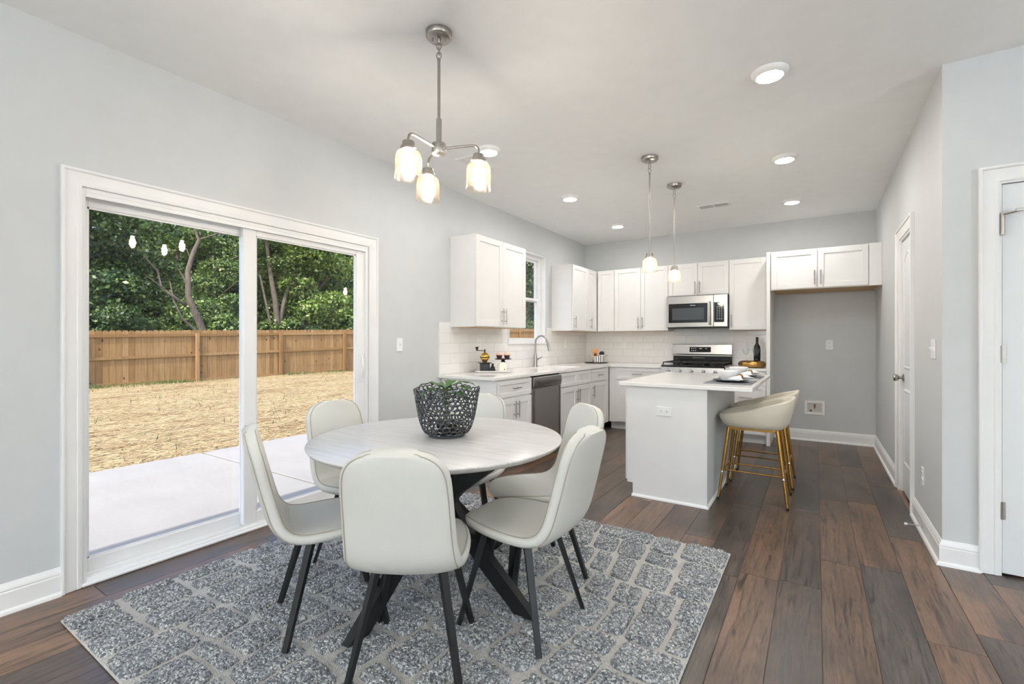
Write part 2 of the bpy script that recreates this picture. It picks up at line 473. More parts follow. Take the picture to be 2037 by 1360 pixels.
def rug_mat(name, stops, scale):
    m, t, nd, lk = new_mat(name)
    out = N(nd, 'ShaderNodeOutputMaterial'); p = N(nd, 'ShaderNodeBsdfPrincipled'); lk.new(p.outputs[0], out.inputs[0])
    geo = N(nd, 'ShaderNodeNewGeometry')
    vo = N(nd, 'ShaderNodeTexVoronoi'); vo.inputs['Scale'].default_value = scale; lk.new(geo.outputs['Position'], vo.inputs['Vector'])
    sp = N(nd, 'ShaderNodeSeparateColor'); lk.new(vo.outputs['Color'], sp.inputs[0])
    nz = N(nd, 'ShaderNodeTexNoise'); nz.inputs['Scale'].default_value = 7; nz.inputs['Detail'].default_value = 3; lk.new(geo.outputs['Position'], nz.inputs['Vector'])
    mt = N(nd, 'ShaderNodeMath', operation='MULTIPLY_ADD'); mt.inputs[1].default_value = .8; lk.new(sp.outputs[0], mt.inputs[0])
    m2 = N(nd, 'ShaderNodeMath', operation='MULTIPLY'); m2.inputs[1].default_value = .3; lk.new(nz.outputs[0], m2.inputs[0]); lk.new(m2.outputs[0], mt.inputs[2])
    r = ramp(nd, stops); lk.new(mt.outputs[0], r.inputs[0]); lk.new(r.outputs[0], p.inputs['Base Color'])
    p.inputs['Roughness'].default_value = .95
    b = N(nd, 'ShaderNodeBump'); b.inputs['Strength'].default_value = .9; b.inputs['Distance'].default_value = .006; b.invert = True
    lk.new(vo.outputs['Distance'], b.inputs['Height']); lk.new(b.outputs[0], p.inputs['Normal'])
    return m
M['tuft'] = rug_mat('rug_tuft_pile', [(.1, S(80, 84, 88)), (.4, S(116, 119, 123)), (.7, S(162, 163, 163)), (.95, S(218, 216, 210))], 150)
M['loop'] = rug_mat('rug_loop_pile', [(.05, S(178, 173, 168)), (.3, S(204, 200, 194)), (.9, S(222, 218, 212))], 240)

def table_mat():
    m, t, nd, lk = new_mat('whitewashed_wood')
    out = N(nd, 'ShaderNodeOutputMaterial'); p = N(nd, 'ShaderNodeBsdfPrincipled'); lk.new(p.outputs[0], out.inputs[0])
    tc = N(nd, 'ShaderNodeTexCoord'); mp = N(nd, 'ShaderNodeMapping'); mp.inputs['Rotation'].default_value = (0, 0, -YAW + .1); mp.inputs['Scale'].default_value = (1.2, 26, 1)
    lk.new(tc.outputs['Object'], mp.inputs[0])
    n = N(nd, 'ShaderNodeTexNoise'); n.inputs['Scale'].default_value = 3; n.inputs['Detail'].default_value = 6; lk.new(mp.outputs[0], n.inputs['Vector'])
    r = ramp(nd, [(.3, S(196, 194, 192)), (.6, S(216, 214, 211))]); lk.new(n.outputs[0], r.inputs[0]); lk.new(r.outputs[0], p.inputs['Base Color'])
    p.inputs['Roughness'].default_value = .28
    b = N(nd, 'ShaderNodeBump'); b.inputs['Strength'].default_value = .05; b.inputs['Distance'].default_value = .003; lk.new(n.outputs[0], b.inputs['Height']); lk.new(b.outputs[0], p.inputs['Normal'])
    return m
M['tabletop'] = table_mat()

def stripes_mat(name, ca, cb, freq, axis):
    m, t, nd, lk = new_mat(name)
    out = N(nd, 'ShaderNodeOutputMaterial'); p = N(nd, 'ShaderNodeBsdfPrincipled'); lk.new(p.outputs[0], out.inputs[0])
    tc = N(nd, 'ShaderNodeTexCoord'); s = N(nd, 'ShaderNodeSeparateXYZ'); lk.new(tc.outputs['Object'], s.inputs[0])
    a = N(nd, 'ShaderNodeMath', operation='MULTIPLY'); a.inputs[1].default_value = freq; lk.new(s.outputs[axis], a.inputs[0])
    f = N(nd, 'ShaderNodeMath', operation='FRACT'); lk.new(a.outputs[0], f.inputs[0])
    r = ramp(nd, [(0, ca), (.5, cb)], 'CONSTANT'); lk.new(f.outputs[0], r.inputs[0]); lk.new(r.outputs[0], p.inputs['Base Color'])
    p.inputs['Roughness'].default_value = .85
    return m
M['stripe'] = stripes_mat('striped_towel', S(238, 236, 233), S(112, 112, 116), 30, 0)
M['placemat'] = stripes_mat('woven_placemat', S(128, 127, 130), S(92, 92, 97), 70, 1)

# ------------------------------------------------------------------ room dimensions
XL, YB, XR, YE, ZC = -3.062, 6.833, .579, 3.44, 2.743
YR, XF = -4.6, 4.3        # rear wall and far right wall, behind and beside the viewer
T = .15
def wall_with_holes(axis, pos, a0, a1, holes, t):
    """wall slab at pos..pos+t on the given axis, running a0..a1, z 0..ZC, with rectangular holes (a,b,z0,z1)"""
    mb = MB()
    def seg(u0, u1, z0, z1):
        if u1 - u0 < 1e-4 or z1 - z0 < 1e-4: return
        if axis == 'x': mb.box(pos, pos + t, u0, u1, z0, z1)
        else: mb.box(u0, u1, pos, pos + t, z0, z1)
    cur = a0
    for (h0, h1, z0, z1) in sorted(holes):
        seg(cur, h0, 0, ZC)
        seg(h0, h1, 0, z0); seg(h0, h1, z1, ZC)
        cur = h1
    seg(cur, a1, 0, ZC)
    return mb

DY0, DY1, DZ = .772, 2.553, 1.995        # patio door opening
WY0, WY1, WZ0, WZ1 = 4.63, 5.52, 1.205, 2.36   # kitchen window opening
wl = wall_with_holes('x', XL - T, YR - T, YB + T, [(DY0, DY1, 0, DZ), (WY0, WY1, WZ0, WZ1)], T).build('wall_left', M['wall'])
struct(wl, 'pale grey wall with the patio door and the kitchen window', 'wall')
wb = wall_with_holes('y', YB, XL, XR + T, [], T).build('wall_back', M['wall'])
struct(wb, 'pale grey kitchen wall behind the stove and the fridge space', 'wall')
wr = wall_with_holes('x', XR, YE, YB, [(4.37, 4.97, 0, 2.055)], .11).build('wall_right', M['wall'])
struct(wr, 'pale grey wall with the panelled pantry door', 'wall')
w4 = wall_with_holes('y', YE, XR + .11, XF, [(.80, 1.63, 0, 2.06)], .11).build('wall_front', M['wall'])
struct(w4, 'pale wall with the flush white door at the right edge', 'wall')
w5 = wall_with_holes('y', YR - T, XL, XF + T, [(-2.2, -.2, .5, 2.2), (1.0, 3.0, .5, 2.2)], T).build('wall_rear', M['wall'])
struct(w5, 'pale grey wall behind the viewer', 'wall')
w6 = wall_with_holes('x', XF, YR, YE + .11, [(-2.6, -.6, .5, 2.2)], T).build('wall_far', M['wall'])
struct(w6, 'pale grey wall far to the right of the viewer', 'wall')
# closet and hallway backs behind the two doors keep the light out
MB().box(XR + .11, XF, YB, YB + T, 0, ZC).box(XF, XF + T, YE + .11, YB + T, 0, ZC).build('wall_closet', M['wall'])
struct(bpy.data.objects['wall_closet'], 'plain wall of the closet behind the pantry door', 'wall')
ce = MB().box(XL - T, XF + T, YR - T, YB + T, ZC, ZC + .2).build('ceiling', M['ceiling'])
struct(ce, 'smooth white ceiling', 'ceiling')
fl = MB().box(XL - T, XF + T, YR - T, YB + T, -.16, -.003).build('floor', M['seam'])
struct(fl, 'dark brown wood plank floor', 'floor')

# planks: 0.18 m wide, 1.22 m long, running away from the viewer
PW, PL = .18, 1.22
plank_base = MB().box(-PW / 2 + .0009, PW / 2 - .0009, .0009, PL - .0009, -.006, 0, .0012).mesh('plank')
plank_base.materials.append(M['plank'])
rest = MB()
k0 = int(math.floor((XL - .02) / PW)); k1 = int(math.ceil((XF - .02) / PW))
for k in range(k0, k1):
    xa, xb = max(XL, .02 + k * PW), min(XF, .02 + (k + 1) * PW)
    off = random.random() * PL
    y = YR - off
    while y < YB:
        ya, yb = max(y, YR), min(y + PL, YB)
        y += PL
        if yb - ya < .02: continue
        if xa >= XR - .01 and yb > YE: yb = min(yb, YE + .05)
        if yb - ya < .02: continue
        vis = xb < 1.45 and yb > .05
        full = abs(yb - ya - PL) < 1e-6 and abs(xb - xa - PW) < 1e-6
        if vis and full:
            obj('plank', plank_base, None, fl, ((xa + xb) / 2, ya, 0))
        elif vis:
            MB().box(xa + .0009, xb - .0009, ya + .0009, yb - .0009, -.006, 0, .0012).build('plank', M['plank'], fl)
        else:
            rest.box(xa + .0009, xb - .0009, ya + .0009, yb - .0009, -.006, 0)
o = rest.build('plank_field', M['plank'], fl); o['kind'] = 'stuff'

# baseboards with a shoe moulding: profile in (out, z)
BP = [(0, 0), (.028, 0), (.028, .004), (.024, .014), (.016, .02), (.014, .021), (.014, .095), (.011, .1), (.013, .105), (.011, .118), (.005, .126), (.003, .134), (0, .136)]
def base_run(mb, p0, p1, nrm, e0=0, e1=0):
    """run from p0 to p1 on the wall line, nrm points into the room; e = -1/0/+1 mitre at the ends"""
    p0, p1, n = Vector((*p0, 0)), Vector((*p1, 0)), Vector((*nrm, 0)); d = (p1 - p0).normalized()
    r0 = [tuple(p0 + n * a + d * (a * e0) + Vector((0, 0, z))) for a, z in BP]
    r1 = [tuple(p1 + n * a - d * (a * e1) + Vector((0, 0, z))) for a, z in BP]
    mb.loft([r0, r1])
def baseboard(side, runs):
    mb = MB()
    for r in runs: base_run(mb, *r)
    struct(mb.build('baseboard_' + side, M['trim'], smooth=30))
baseboard('left', [((XL, YR), (XL, .6985), (1, 0)), ((XL, 2.637), (XL, 3.40), (1, 0))])
baseboard('back', [((-.447, YB), (XR, YB), (0, -1), 0, 1)])
baseboard('right', [((XR, YE), (XR, 4.29), (-1, 0), -1, 0), ((XR, 5.05), (XR, YB), (-1, 0), 0, 1)])
baseboard('front', [((XR, YE), (.728, YE), (0, -1), -1, 0), ((1.71, YE), (XF, YE), (0, -1))])
baseboard('rear', [((XL, YR), (XF, YR), (0, 1), 1, 1)])
baseboard('far', [((XF, YR), (XF, YE), (-1, 0), 1, 1)])

# casings: flat board with an outer back band and an inner bead
CP = [(0, 0), (0, .024), (.006, .026), (.012, .024), (.016, .016), (.045, .013), (.058, .010), (.062, .013), (.072, .012), (.08, .008), (.08, 0)]   # (from outer edge, out of wall)
def casing(name, label, axis, pos, outdir, a0, a1, ztop, wid=.08):
    """casing around an opening: outer edges a0,a1,ztop on the wall plane axis=pos"""
    k = wid / .08
    mb = MB()
    def P3(a, z, o):
        return (pos + outdir * o, a, z) if axis == 'x' else (a, pos + outdir * o, z)
    rings = []
    for corner in (0, 1, 2, 3):
        ring = []
        for u, o in CP:
            u *= k
            if corner == 0: p = (a0 + u, 0.002)
            elif corner == 1: p = (a0 + u, ztop - u)
            elif corner == 2: p = (a1 - u, ztop - u)
            else: p = (a1 - u, 0.002)
            ring.append(P3(p[0], p[1], o))
        rings.append(ring)
    mb.loft(rings)
    return struct(mb.build(name, M['trim'], smooth=25), label, 'trim')
casing('trim_1', 'white moulded casing around the sliding patio door', 'x', XL, 1, .6985, 2.6366, 2.0757)
casing('trim_2', 'white moulded casing around the pantry door', 'x', XR, -1, 4.29, 5.05, 2.135)
casing('trim_3', 'white moulded casing around the flush door', 'y', YE, -1, .722, 1.708, 2.139)

# ------------------------------------------------------------------ sliding patio door
pd = thing('door_1', 'white sliding glass patio door looking out to the yard', 'door', (XL, 0, 0)); pd['kind'] = 'structure'
mb = MB()
mb.box(-.15, -.004, DY0, DY0 + .022, 0, DZ, .002).box(-.15, -.004, DY1 - .022, DY1, 0, DZ, .002).box(-.15, -.004, DY0 + .022, DY1 - .022, DZ - .022, DZ, .002)
mb.box(-.15, .0, DY0 + .022, DY1 - .022, 0, .03, .003)
mb.box(-.012, -.004, DY0 + .022, DY1 - .022, DZ - .045, DZ - .022, .002).box(-.085, -.075, DY0 + .022, DY1 - .022, DZ - .045, DZ - .022, .002)
mb.build('door_frame', M['vinyl'], pd, 30)
MB().box(.0, .02, DY0 + .004, DY1 - .004, .001, .02, .006).build('threshold', M['vinyl'], pd, 30)
mb = MB().box(-.072, -.068, DY0 + .022, DY1 - .022, .03, .042).box(-.022, -.018, DY0 + .022, DY1 - .022, .03, .042)
mb.build('track', M['vinyl'], pd)
def sash(name, x0, x1, y0, y1, z0, z1, fl_, fr_, fb, ft, label):
    m = MB()
    m.box(x0, x1, y0, y0 + fl_, z0, z1, .004).box(x0, x1, y1 - fr_, y1, z0, z1, .004)
    m.box(x0, x1, y0 + fl_, y1 - fr_, z0, z0 + fb, .004).box(x0, x1, y0 + fl_, y1 - fr_, z1 - ft, z1, .004)
    s = m.build(name, M['vinyl'], pd, 30); s['label'] = label
    xm = (x0 + x1) / 2
    g = MB().box(xm - .003, xm + .003, y0 + fl_ - .004, y1 - fr_ + .004, z0 + fb - .004, z1 - ft + .004).build('pane', M['pane'], s)
    gk = MB()
    for a, b in ((y0 + fl_, y0 + fl_ + .008), (y1 - fr_ - .008, y1 - fr_)): gk.box(xm + .004, xm + .012, a, b, z0 + fb, z1 - ft)
    for a, b in ((z0 + fb, z0 + fb + .008), (z1 - ft - .008, z1 - ft)): gk.box(xm + .004, xm + .012, y0 + fl_, y1 - fr_, a, b)
    gk.build('glazing_bead', M['vinyl'], s)
    return s
sash('fixed_sash', -.125, -.085, DY0 + .015, 1.625, .03, DZ - .022, .035, .03, .075, .055, 'fixed glass panel on the left')
sl = sash('sliding_sash', -.068, -.026, 1.575, DY1 - .012, .036, DZ - .024, .082, .085, .075, .055, 'sliding glass panel on the right')
hb = MB()
hy = 2.492
pts = [(-.024 + .045 * math.sin(PI * t), hy + .012 - .02 * math.sin(PI * t), .925 + .19 * t) for t in [i / 12 for i in range(13)]]
hb.tube(pts, .007, 8); hb.box(-.026, -.018, hy - .008, hy + .03, .90, 1.14, .003)
hb.build('handle', M['vinyl'], sl, 40)

# ------------------------------------------------------------------ kitchen window
kw = thing('window_1', 'white double-hung window over the kitchen sink', 'window', (XL, 0, 0)); kw['kind'] = 'structure'
mb = MB()
mb.box(-.15, .0, WY0, WY0 + .016, WZ0, WZ1).box(-.15, .0, WY1 - .016, WY1, WZ0, WZ1).box(-.15, .0, WY0, WY1, WZ1 - .016, WZ1)
mb.box(-.14, -.06, WY0 + .016, WY0 + .06, WZ0, WZ1 - .016, .003).box(-.14, -.06, WY1 - .06, WY1 - .016, WZ0, WZ1 - .016, .003)
mb.box(-.14, -.06, WY0 + .06, WY1 - .06, WZ1 - .06, WZ1 - .016, .003).box(-.14, -.06, WY0 + .06, WY1 - .06, WZ0, WZ0 + .03, .003)
mb.build('window_frame', M['vinyl'], kw, 30)
MB().box(-.15, .022, WY0 - .035, WY1 + .035, WZ0 - .022, WZ0 + .004, .004).build('window_sill', M['trim'], kw, 30)
def wsash(name, x0, x1, z0, z1):
    y0, y1 = WY0 + .055, WY1 - .055
    m = MB().box(x0, x1, y0, y0 + .035, z0, z1, .003).box(x0, x1, y1 - .035, y1, z0, z1, .003).box(x0, x1, y0 + .035, y1 - .035, z0, z0 + .04, .003).box(x0, x1, y0 + .035, y1 - .035, z1 - .035, z1, .003)
    s = m.build(name, M['vinyl'], kw, 30)
    MB().box((x0 + x1) / 2 - .003, (x0 + x1) / 2 + .003, y0 + .03, y1 - .03, z0 + .035, z1 - .03).build('pane', M['pane'], s)
wsash('upper_sash', -.128, -.1, 1.745, WZ1 - .055)
wsash('lower_sash', -.098, -.07, WZ0 + .02, 1.79)

# windows behind the viewer
def plain_window(nm, axis, pos, a0, a1, z0, z1, label):
    g = thing(nm, label, 'window'); g['kind'] = 'structure'
    m = MB()
    def bx(u0, u1, za, zb):
        if axis == 'y': m.box(u0, u1, pos - .11, pos - .05, za, zb, .003)
        else: m.box(pos + .05, pos + .11, u0, u1, za, zb, .003)
    for u in (a0, (a0 + a1) / 2 - .03, a1 - .06): bx(u, u + .06, z0, z1)
    for z in (z0, (z0 + z1) / 2 - .025, z1 - .05): bx(a0, a1, z, z + .05)
    m.build('window_frame', M['vinyl'], g)
    p = MB()
    if axis == 'y': p.box(a0, a1, pos - .083, pos - .077, z0, z1)
    else: p.box(pos + .077, pos + .083, a0, a1, z0, z1)
    p.build('pane', M['pane'], g)
plain_window('window_2', 'y', YR, -2.2, -.2, .5, 2.2, 'white living room window behind the viewer, nearer the patio door')
plain_window('window_3', 'y', YR, 1.0, 3.0, .5, 2.2, 'white living room window behind the viewer, farther right')
plain_window('window_4', 'x', XF, -2.6, -.6, .5, 2.2, 'white living room window in the far right wall')

# ------------------------------------------------------------------ pantry door (right wall) and flush door (front wall)
def hinge(parent, p, axis, h=.09):
    m = MB().lathe([(.0065, -h / 2), (.0065, h / 2)], p, 8)
    if axis == 'x': m.box(p[0] - .002, p[0] + .004, p[1] - .014, p[1] + .014, p[2] - h / 2, p[2] + h / 2)
    else: m.box(p[0] - .014, p[0] + .014, p[1] - .002, p[1] + .004, p[2] - h / 2, p[2] + h / 2)
    return m.build('hinge', M['nickel'], parent, 40)
d2 = thing('door_2', 'white two-panel arched pantry door with a round knob', 'door', (XR, 0, 0)); d2['kind'] = 'structure'
MB().box(.0, .11, 4.37, 4.385, 0, 2.055).box(.0, .11, 4.955, 4.97, 0, 2.055).box(.0, .11, 4.385, 4.955, 2.04, 2.055).box(.05, .06, 4.385, 4.40, 0, 2.04).box(.05, .06, 4.94, 4.955, 0, 2.04).build('jamb', M['trim'], d2)
y0, y1 = 4.388, 4.952
slab = MB().box(.014, .049, y0, y1, .012, 2.036, .002).build('slab', M['door'], d2, 30)
def arch_panel(ya, yb, za, zb, rise):
    def outline(i):
        pts = [(ya + i, za + i), (yb - i, za + i)]
        n = 10
        for k in range(n + 1):
            t = k / n; pts.append((yb - i - (yb - ya - 2 * i) * t, zb - i - rise + rise * math.sin(PI * t)))
        return pts
    m = MB()
    A, B, Cc, Dd = outline(0), outline(.018), outline(.03), outline(.055)
    m.loft([[(.014, a, b) for a, b in A], [(.006, a, b) for a, b in B], [(.0125, a, b) for a, b in Cc], [(.009, a, b) for a, b in Dd]], False, True)
    return m.build('door_panel', M['door'], d2, 20)
arch_panel(y0 + .10, y1 - .10, 1.0, 1.93, .05)
arch_panel(y0 + .10, y1 - .10, .24, .85, .0)
for z in (1.83, 1.075, .34): hinge(d2, (.012, y0 - .002, z), 'x')
kb = MB().lathe([(.0, .0), (.031, .0), (.031, -.006), (.012, -.012), (.011, -.03), (.02, -.036), (.028, -.046), (.029, -.056), (.022, -.066), (.0, -.069)], (.014, y1 - .065, .93), 20, 'x')
kb.build('knob', M['nickel'], d2, 40)

d3 = thing('door_3', 'smooth white flush door with nickel hinges at right edge', 'door', (0, YE, 0)); d3['kind'] = 'structure'
MB().box(.80, .812, 0, .11, 0, 2.06).box(1.618, 1.63, 0, .11, 0, 2.06).box(.812, 1.618, 0, .11, 2.048, 2.06).box(.812, .824, .05, .06, 0, 2.048).build('jamb', M['trim'], d3)
MB().box(.815, 1.615, .008, .045, .012, 2.044, .002).build('slab', M['door'], d3, 30)
for z in (1.835, 1.157, .34): hinge(d3, (.813, .003, z), 'y')
hs = MB().lathe([(.010, -.05), (.010, .062)], (.813, -.006, 1.83), 10)
hs.tube([(.813, -.010, 1.885), (.84, -.03, 1.887), (.885, -.05, 1.892)], .0055, 8)
hs.box(.85, .885, -.056, -.046, 1.884, 1.90, .002)
hs.lathe([(.0, 0), (.011, 0), (.011, .018), (.0, .018)], (.885, -.05, 1.892), 10, 'x')
hs.build('hinge_stop', M['nickel'], d3, 40)
MB().lathe([(.0, .0), (.03, .0), (.03, -.008), (.011, -.012), (.011, -.03), (.028, -.04), (.028, -.055), (.0, -.066)], (1.55, .008, .93), 20, 'y').build('knob', M['nickel'], d3, 40)

ds = thing('door_stop', 'small spring door stop with white tip on the right baseboard', 'door stop', (XR - .014, 3.90, .055))
MB().tube([(0, 0, 0), (-.075, 0, -.004)], .004, 8).lathe([(0, 0), (.008, 0), (.008, -.004), (0, -.004)], (0, 0, 0), 10, 'x').build('spring', M['nickel'], ds, 40)
MB().lathe([(0, -.075), (.008, -.075), (.008, -.09), (0, -.09)], (0, 0, -.004), 10, 'x').build('rubber_tip', M['plate'], ds, 40)

# ------------------------------------------------------------------ outlets and switches
def wall_plate(name, label, cat, loc, rz, kind, horiz=False):
    """plate in the local x-z plane, facing local -y"""
    t = thing(name, label, cat, loc, rz)
    wx, wz = (.115, .072) if horiz else (.072, .115)
    if kind == 'switch2': wx = .115
    MB().box(-wx / 2, wx / 2, -.006, 0, -wz / 2, wz / 2, .003).build('plate', M['plate'], t, 30)
    if kind == 'outlet':
        for s in (-1, 1):
            f = MB(); g = MB()
            if horiz:
                cx, cz = s * .021, 0
                f.lathe([(.016, 0), (.016, -.0085), (0, -.0085)], (cx, 0, cz), 16, 'y')
                g.box(cx - .006, cx + .002, -.0092, -.008, -.0075, -.0045).box(cx - .006, cx + .002, -.0092, -.008, .0045, .0075).box(cx + .006, cx + .010, -.0092, -.008, -.002, .002)
            else:
                cx, cz = 0, s * .021
                f.lathe([(.016, 0), (.016, -.0085), (0, -.0085)], (cx, 0, cz), 16, 'y')
                g.box(-.0075, -.0045, -.0092, -.008, cz - .002, cz + .006).box(.0045, .0075, -.0092, -.008, cz - .002, cz + .006).box(-.002, .002, -.0092, -.008, cz - .010, cz - .006)
            r = f.build('receptacle', M['plate'], t, 40)
            g.build('slot', M['slot'], r)
    else:
        for cx in ((-.023, .023) if kind == 'switch2' else (0,)):
            m = MB(); m.loft([[(cx - .005, -.005, -.011), (cx + .005, -.005, -.011), (cx + .005, -.005, .011), (cx - .005, -.005, .011)],
                              [(cx - .004, -.022, .004), (cx + .004, -.022, .004), (cx + .004, -.02, .013), (cx - .004, -.02, .013)]])
            m.build('toggle', M['plate'], t)
    return t
HL, HB, HR = PI / 2, 0, -PI / 2     # facing +X (left wall), -Y (back wall), -X (right wall)
wall_plate('light_switch', 'white toggle light switch beside the patio door', 'light switch', (XL, 2.89, 1.193), HL, 'switch')
wall_plate('light_switch', 'white double toggle light switch on the right wall beside the pantry door', 'light switch', (XR, 3.648, 1.18), HR, 'switch2')
wall_plate('outlet', 'white power outlet low on the right wall above the baseboard', 'outlet', (XR, 3.97, .355), HR, 'outlet')
wall_plate('outlet', 'white power outlet in the empty fridge space', 'outlet', (.134, YB, 1.18), HB, 'outlet')
wall_plate('outlet', 'white power outlet on the tiles above the tray with cupcakes', 'outlet', (XL + .009, 4.03, 1.19), HL, 'outlet')
wall_plate('light_switch', 'white toggle switch on the tiles right of the kitchen faucet', 'light switch', (XL + .009, 6.10, 1.185), HL, 'switch')
wall_plate('outlet', 'white power outlet on the tiles left of the stove', 'outlet', (-2.43, YB - .009, 1.182), HB, 'outlet')
wall_plate('outlet', 'white power outlet on the tiles behind the wine bottle', 'outlet', (-.70, YB - .009, 1.18), HB, 'outlet')
wbx = thing('water_box', 'white recessed water valve box low in the fridge space', 'valve box', (-.017, YB, .41))
MB().box(-.106, -.075, -.012, 0, -.088, .088, .002).box(.075, .106, -.012, 0, -.088, .088, .002).box(-.075, .075, -.012, 0, .055, .088, .002).box(-.075, .075, -.012, 0, -.088, -.055, .002).build('bezel', M['plate'], wbx, 30)
MB().box(-.075, .075, -.0025, -.001, -.055, .055).build('back_plate', pbr('valve_box_inside', S(206, 204, 200), .6), wbx)
MB().lathe([(.006, -.012), (.006, .03), (.010, .03), (.010, .042)], (0, -.009, 0), 10).box(-.012, .012, -.014, -.006, .008, .016, .002).build('valve', M['gold'], wbx, 40)
MB().box(-.05, -.03, -.006, -.0026, -.05, -.03).build('drain_plug', M['slot'], wbx)

# ------------------------------------------------------------------ backsplash: glazed tiles 0.305 x 0.1016 in running bond
TW, TH = .305, .1016
CTZ = .901
MB().box(XL, XL + .004, 3.402, WY0 - .035, CTZ, CTZ + 5 * TH).box(XL, XL + .004, WY0 - .035, WY1 + .035, CTZ, WZ0 - .022).box(XL, XL + .004, WY1 + .035, YB, CTZ, CTZ + 5 * TH).build('grout_bed', M['grout'], wl)
MB().box(XL + .004, -.49, YB - .004, YB, CTZ, CTZ + 5 * TH).box(-1.70, -.93, YB - .004, YB, .6, CTZ).build('grout_bed', M['grout'], wb)
MB().box(XL, XL + .0105, 3.396, 3.402, CTZ, CTZ + 5 * TH + .005).box(XL, XL + .0105, 3.402, 4.6, CTZ + 5 * TH, CTZ + 5 * TH + .005).build('edge_trim', M['tile'], wl)
tile_full = {}
def tile(axis, a0, a1, z0, z1, par):
    g = .0012
    a0 += g; a1 -= g; z0 += g; z1 -= g
    if a1 - a0 < .008 or z1 - z0 < .008: return
    wdt, hgt = round(a1 - a0, 4), round(z1 - z0, 4)
    key = (axis, wdt, hgt)
    if key not in tile_full:
        mb_ = MB()
        if axis == 'x': mb_.box(.003, .0095, 0, wdt, 0, hgt, .0015)
        else: mb_.box(0, wdt, -.0095, -.003, 0, hgt, .0015)
        tile_full[key] = mb_.mesh('tile'); tile_full[key].materials.append(M['tile'])
    obj('tile', tile_full[key], None, par, (XL, a0, z0) if axis == 'x' else (a0, YB, z0))
for r in range(5):
    z0 = CTZ + r * TH; z1 = z0 + TH
    y = 3.402 - (TW / 2 if r % 2 else 0)
    while y < YB - .01:
        a, b = max(y, 3.402), min(y + TW, YB - .01)
        spans = [(a, b, z0, z1)]
        h0, h1, hz = WY0 - .037, WY1 + .037, WZ0 - .023
        if b > h0 and a < h1 and z1 > hz:
            spans = []
            if a < h0: spans.append((a, h0, z0, z1))
            if b > h1: spans.append((h1, b, z0, z1))
            if z0 < hz: spans.append((max(a, h0), min(b, h1), z0, hz))
        for s_ in spans: tile('x', *s_, wl)
        y += TW
    x = XL + .01 - (TW / 2 if r % 2 == 0 else 0)
    while x < -.49:
        a, b = max(x, XL + .01), min(x + TW, -.492)
        tile('y', a, b, z0, z1, wb)
        x += TW

# ------------------------------------------------------------------ cabinets
def shaker(w_, h_, x, z, fw=.057, th=.02):
    """shaker front at local x,z; front face at y=-th"""
    m = MB()
    g = .0015
    x0, x1, z0, z1 = x + g, x + w_ - g, z + g, z + h_ - g
    m.box(x0, x0 + fw, -th, -.001, z0, z1, .0012).box(x1 - fw, x1, -th, -.001, z0, z1, .0012)
    m.box(x0 + fw, x1 - fw, -th, -.001, z0, z0 + fw, .0012).box(x0 + fw, x1 - fw, -th, -.001, z1 - fw, z1, .0012)
    m.box(x0 + fw - .002, x1 - fw + .002, -th + .009, -.001, z0 + fw - .002, z1 - fw + .002)
    return m
def pull(parent, x, z, L, vert, th=.02):
    m = MB()
    if vert:
        m.lathe([(.0055, -L / 2), (.0055, L / 2)], (x, -th - .028, z), 10)
        for s in (-1, 1): m.lathe([(.0045, -th - .028), (.0045, -th)], (x, 0, z + s * L * .3), 8, 'y')
    else:
        m.lathe([(.0055, -L / 2), (.0055, L / 2)], (x, -th - .028, z), 10, 'x')
        for s in (-1, 1): m.lathe([(.0045, -th - .028), (.0045, -th)], (x + s * L * .3, 0, z), 8, 'y')
    m.build('handle', M['nickel'], parent, 40)
def cab_door(t, w_, h_, x, z, hx=None, hz=None, L=.16):
    d = shaker(w_, h_, x, z).build('door', M['cab'], t, 25)
    if hx is not None: pull(d, hx, hz, L, True)
    return d
def cab_drawer(t, w_, h_, x, z, handle=True, L=.14):
    d = shaker(w_, h_, x, z, min(.04, h_ * .3)).build('drawer', M['cab'], t, 25)
    if handle: pull(d, x + w_ / 2, z + h_ / 2, L, False)
    return d
def base_cab(label, loc, rz, w_, depth=.60, h_=.871):
    t = thing('base_cabinet', label, 'cabinet', loc, rz)
    MB().box(0, w_, 0, depth, .105, h_).build('body', M['cab'], t)
    MB().box(0, w_, .075, depth, 0.001, .105).build('toe_kick', M['cab'], t)
    return t
def wall_cab(label, loc, rz, w_, z0, z1, depth=.31):
    t = thing('wall_cabinet', label, 'cabinet', loc, rz)
    MB().box(0, w_, 0, depth, z0, z1, .001).build('body', M['cab'], t)
    MB().box(.018, w_ - .018, .018, depth - .01, z0 - .0012, z0 + .001).build('bottom_panel', M['birch'], t)
    return t
UZ0, UZ1 = 1.366, 2.262
FX = -2.43                       # front face of the left base run
dz0, dz1, wz0_, wz1_ = .118, .688, .700, .858
# left run (rot 90: local x -> +Y, local y -> -X)
def lbase(label, ya, yb): return base_cab(label, (FX, ya, 0), PI / 2, yb - ya, depth=FX - XL - .004)
c = lbase('white base cabinet with drawer and two doors at the near end of counter', 3.45, 4.068); wd = .618
cab_drawer(c, wd - .012, wz1_ - wz0_, .006, wz0_)
cab_door(c, wd / 2 - .006, dz1 - dz0, .006, dz0, wd / 2 - .03, .575); cab_door(c, wd / 2 - .006, dz1 - dz0, wd / 2, dz0, wd / 2 + .03, .575)
MB().box(-.017, 0, -.018, FX - XL - .004, 0.001, .871, .001).build('end_panel', M['cab'], c)
c = lbase('white sink base cabinet with two false drawer fronts and two doors', 4.702, 5.566); wd = .864
cab_drawer(c, wd / 2 - .012, wz1_ - wz0_, .008, wz0_, False); cab_drawer(c, wd / 2 - .012, wz1_ - wz0_, wd / 2 + .004, wz0_, False)
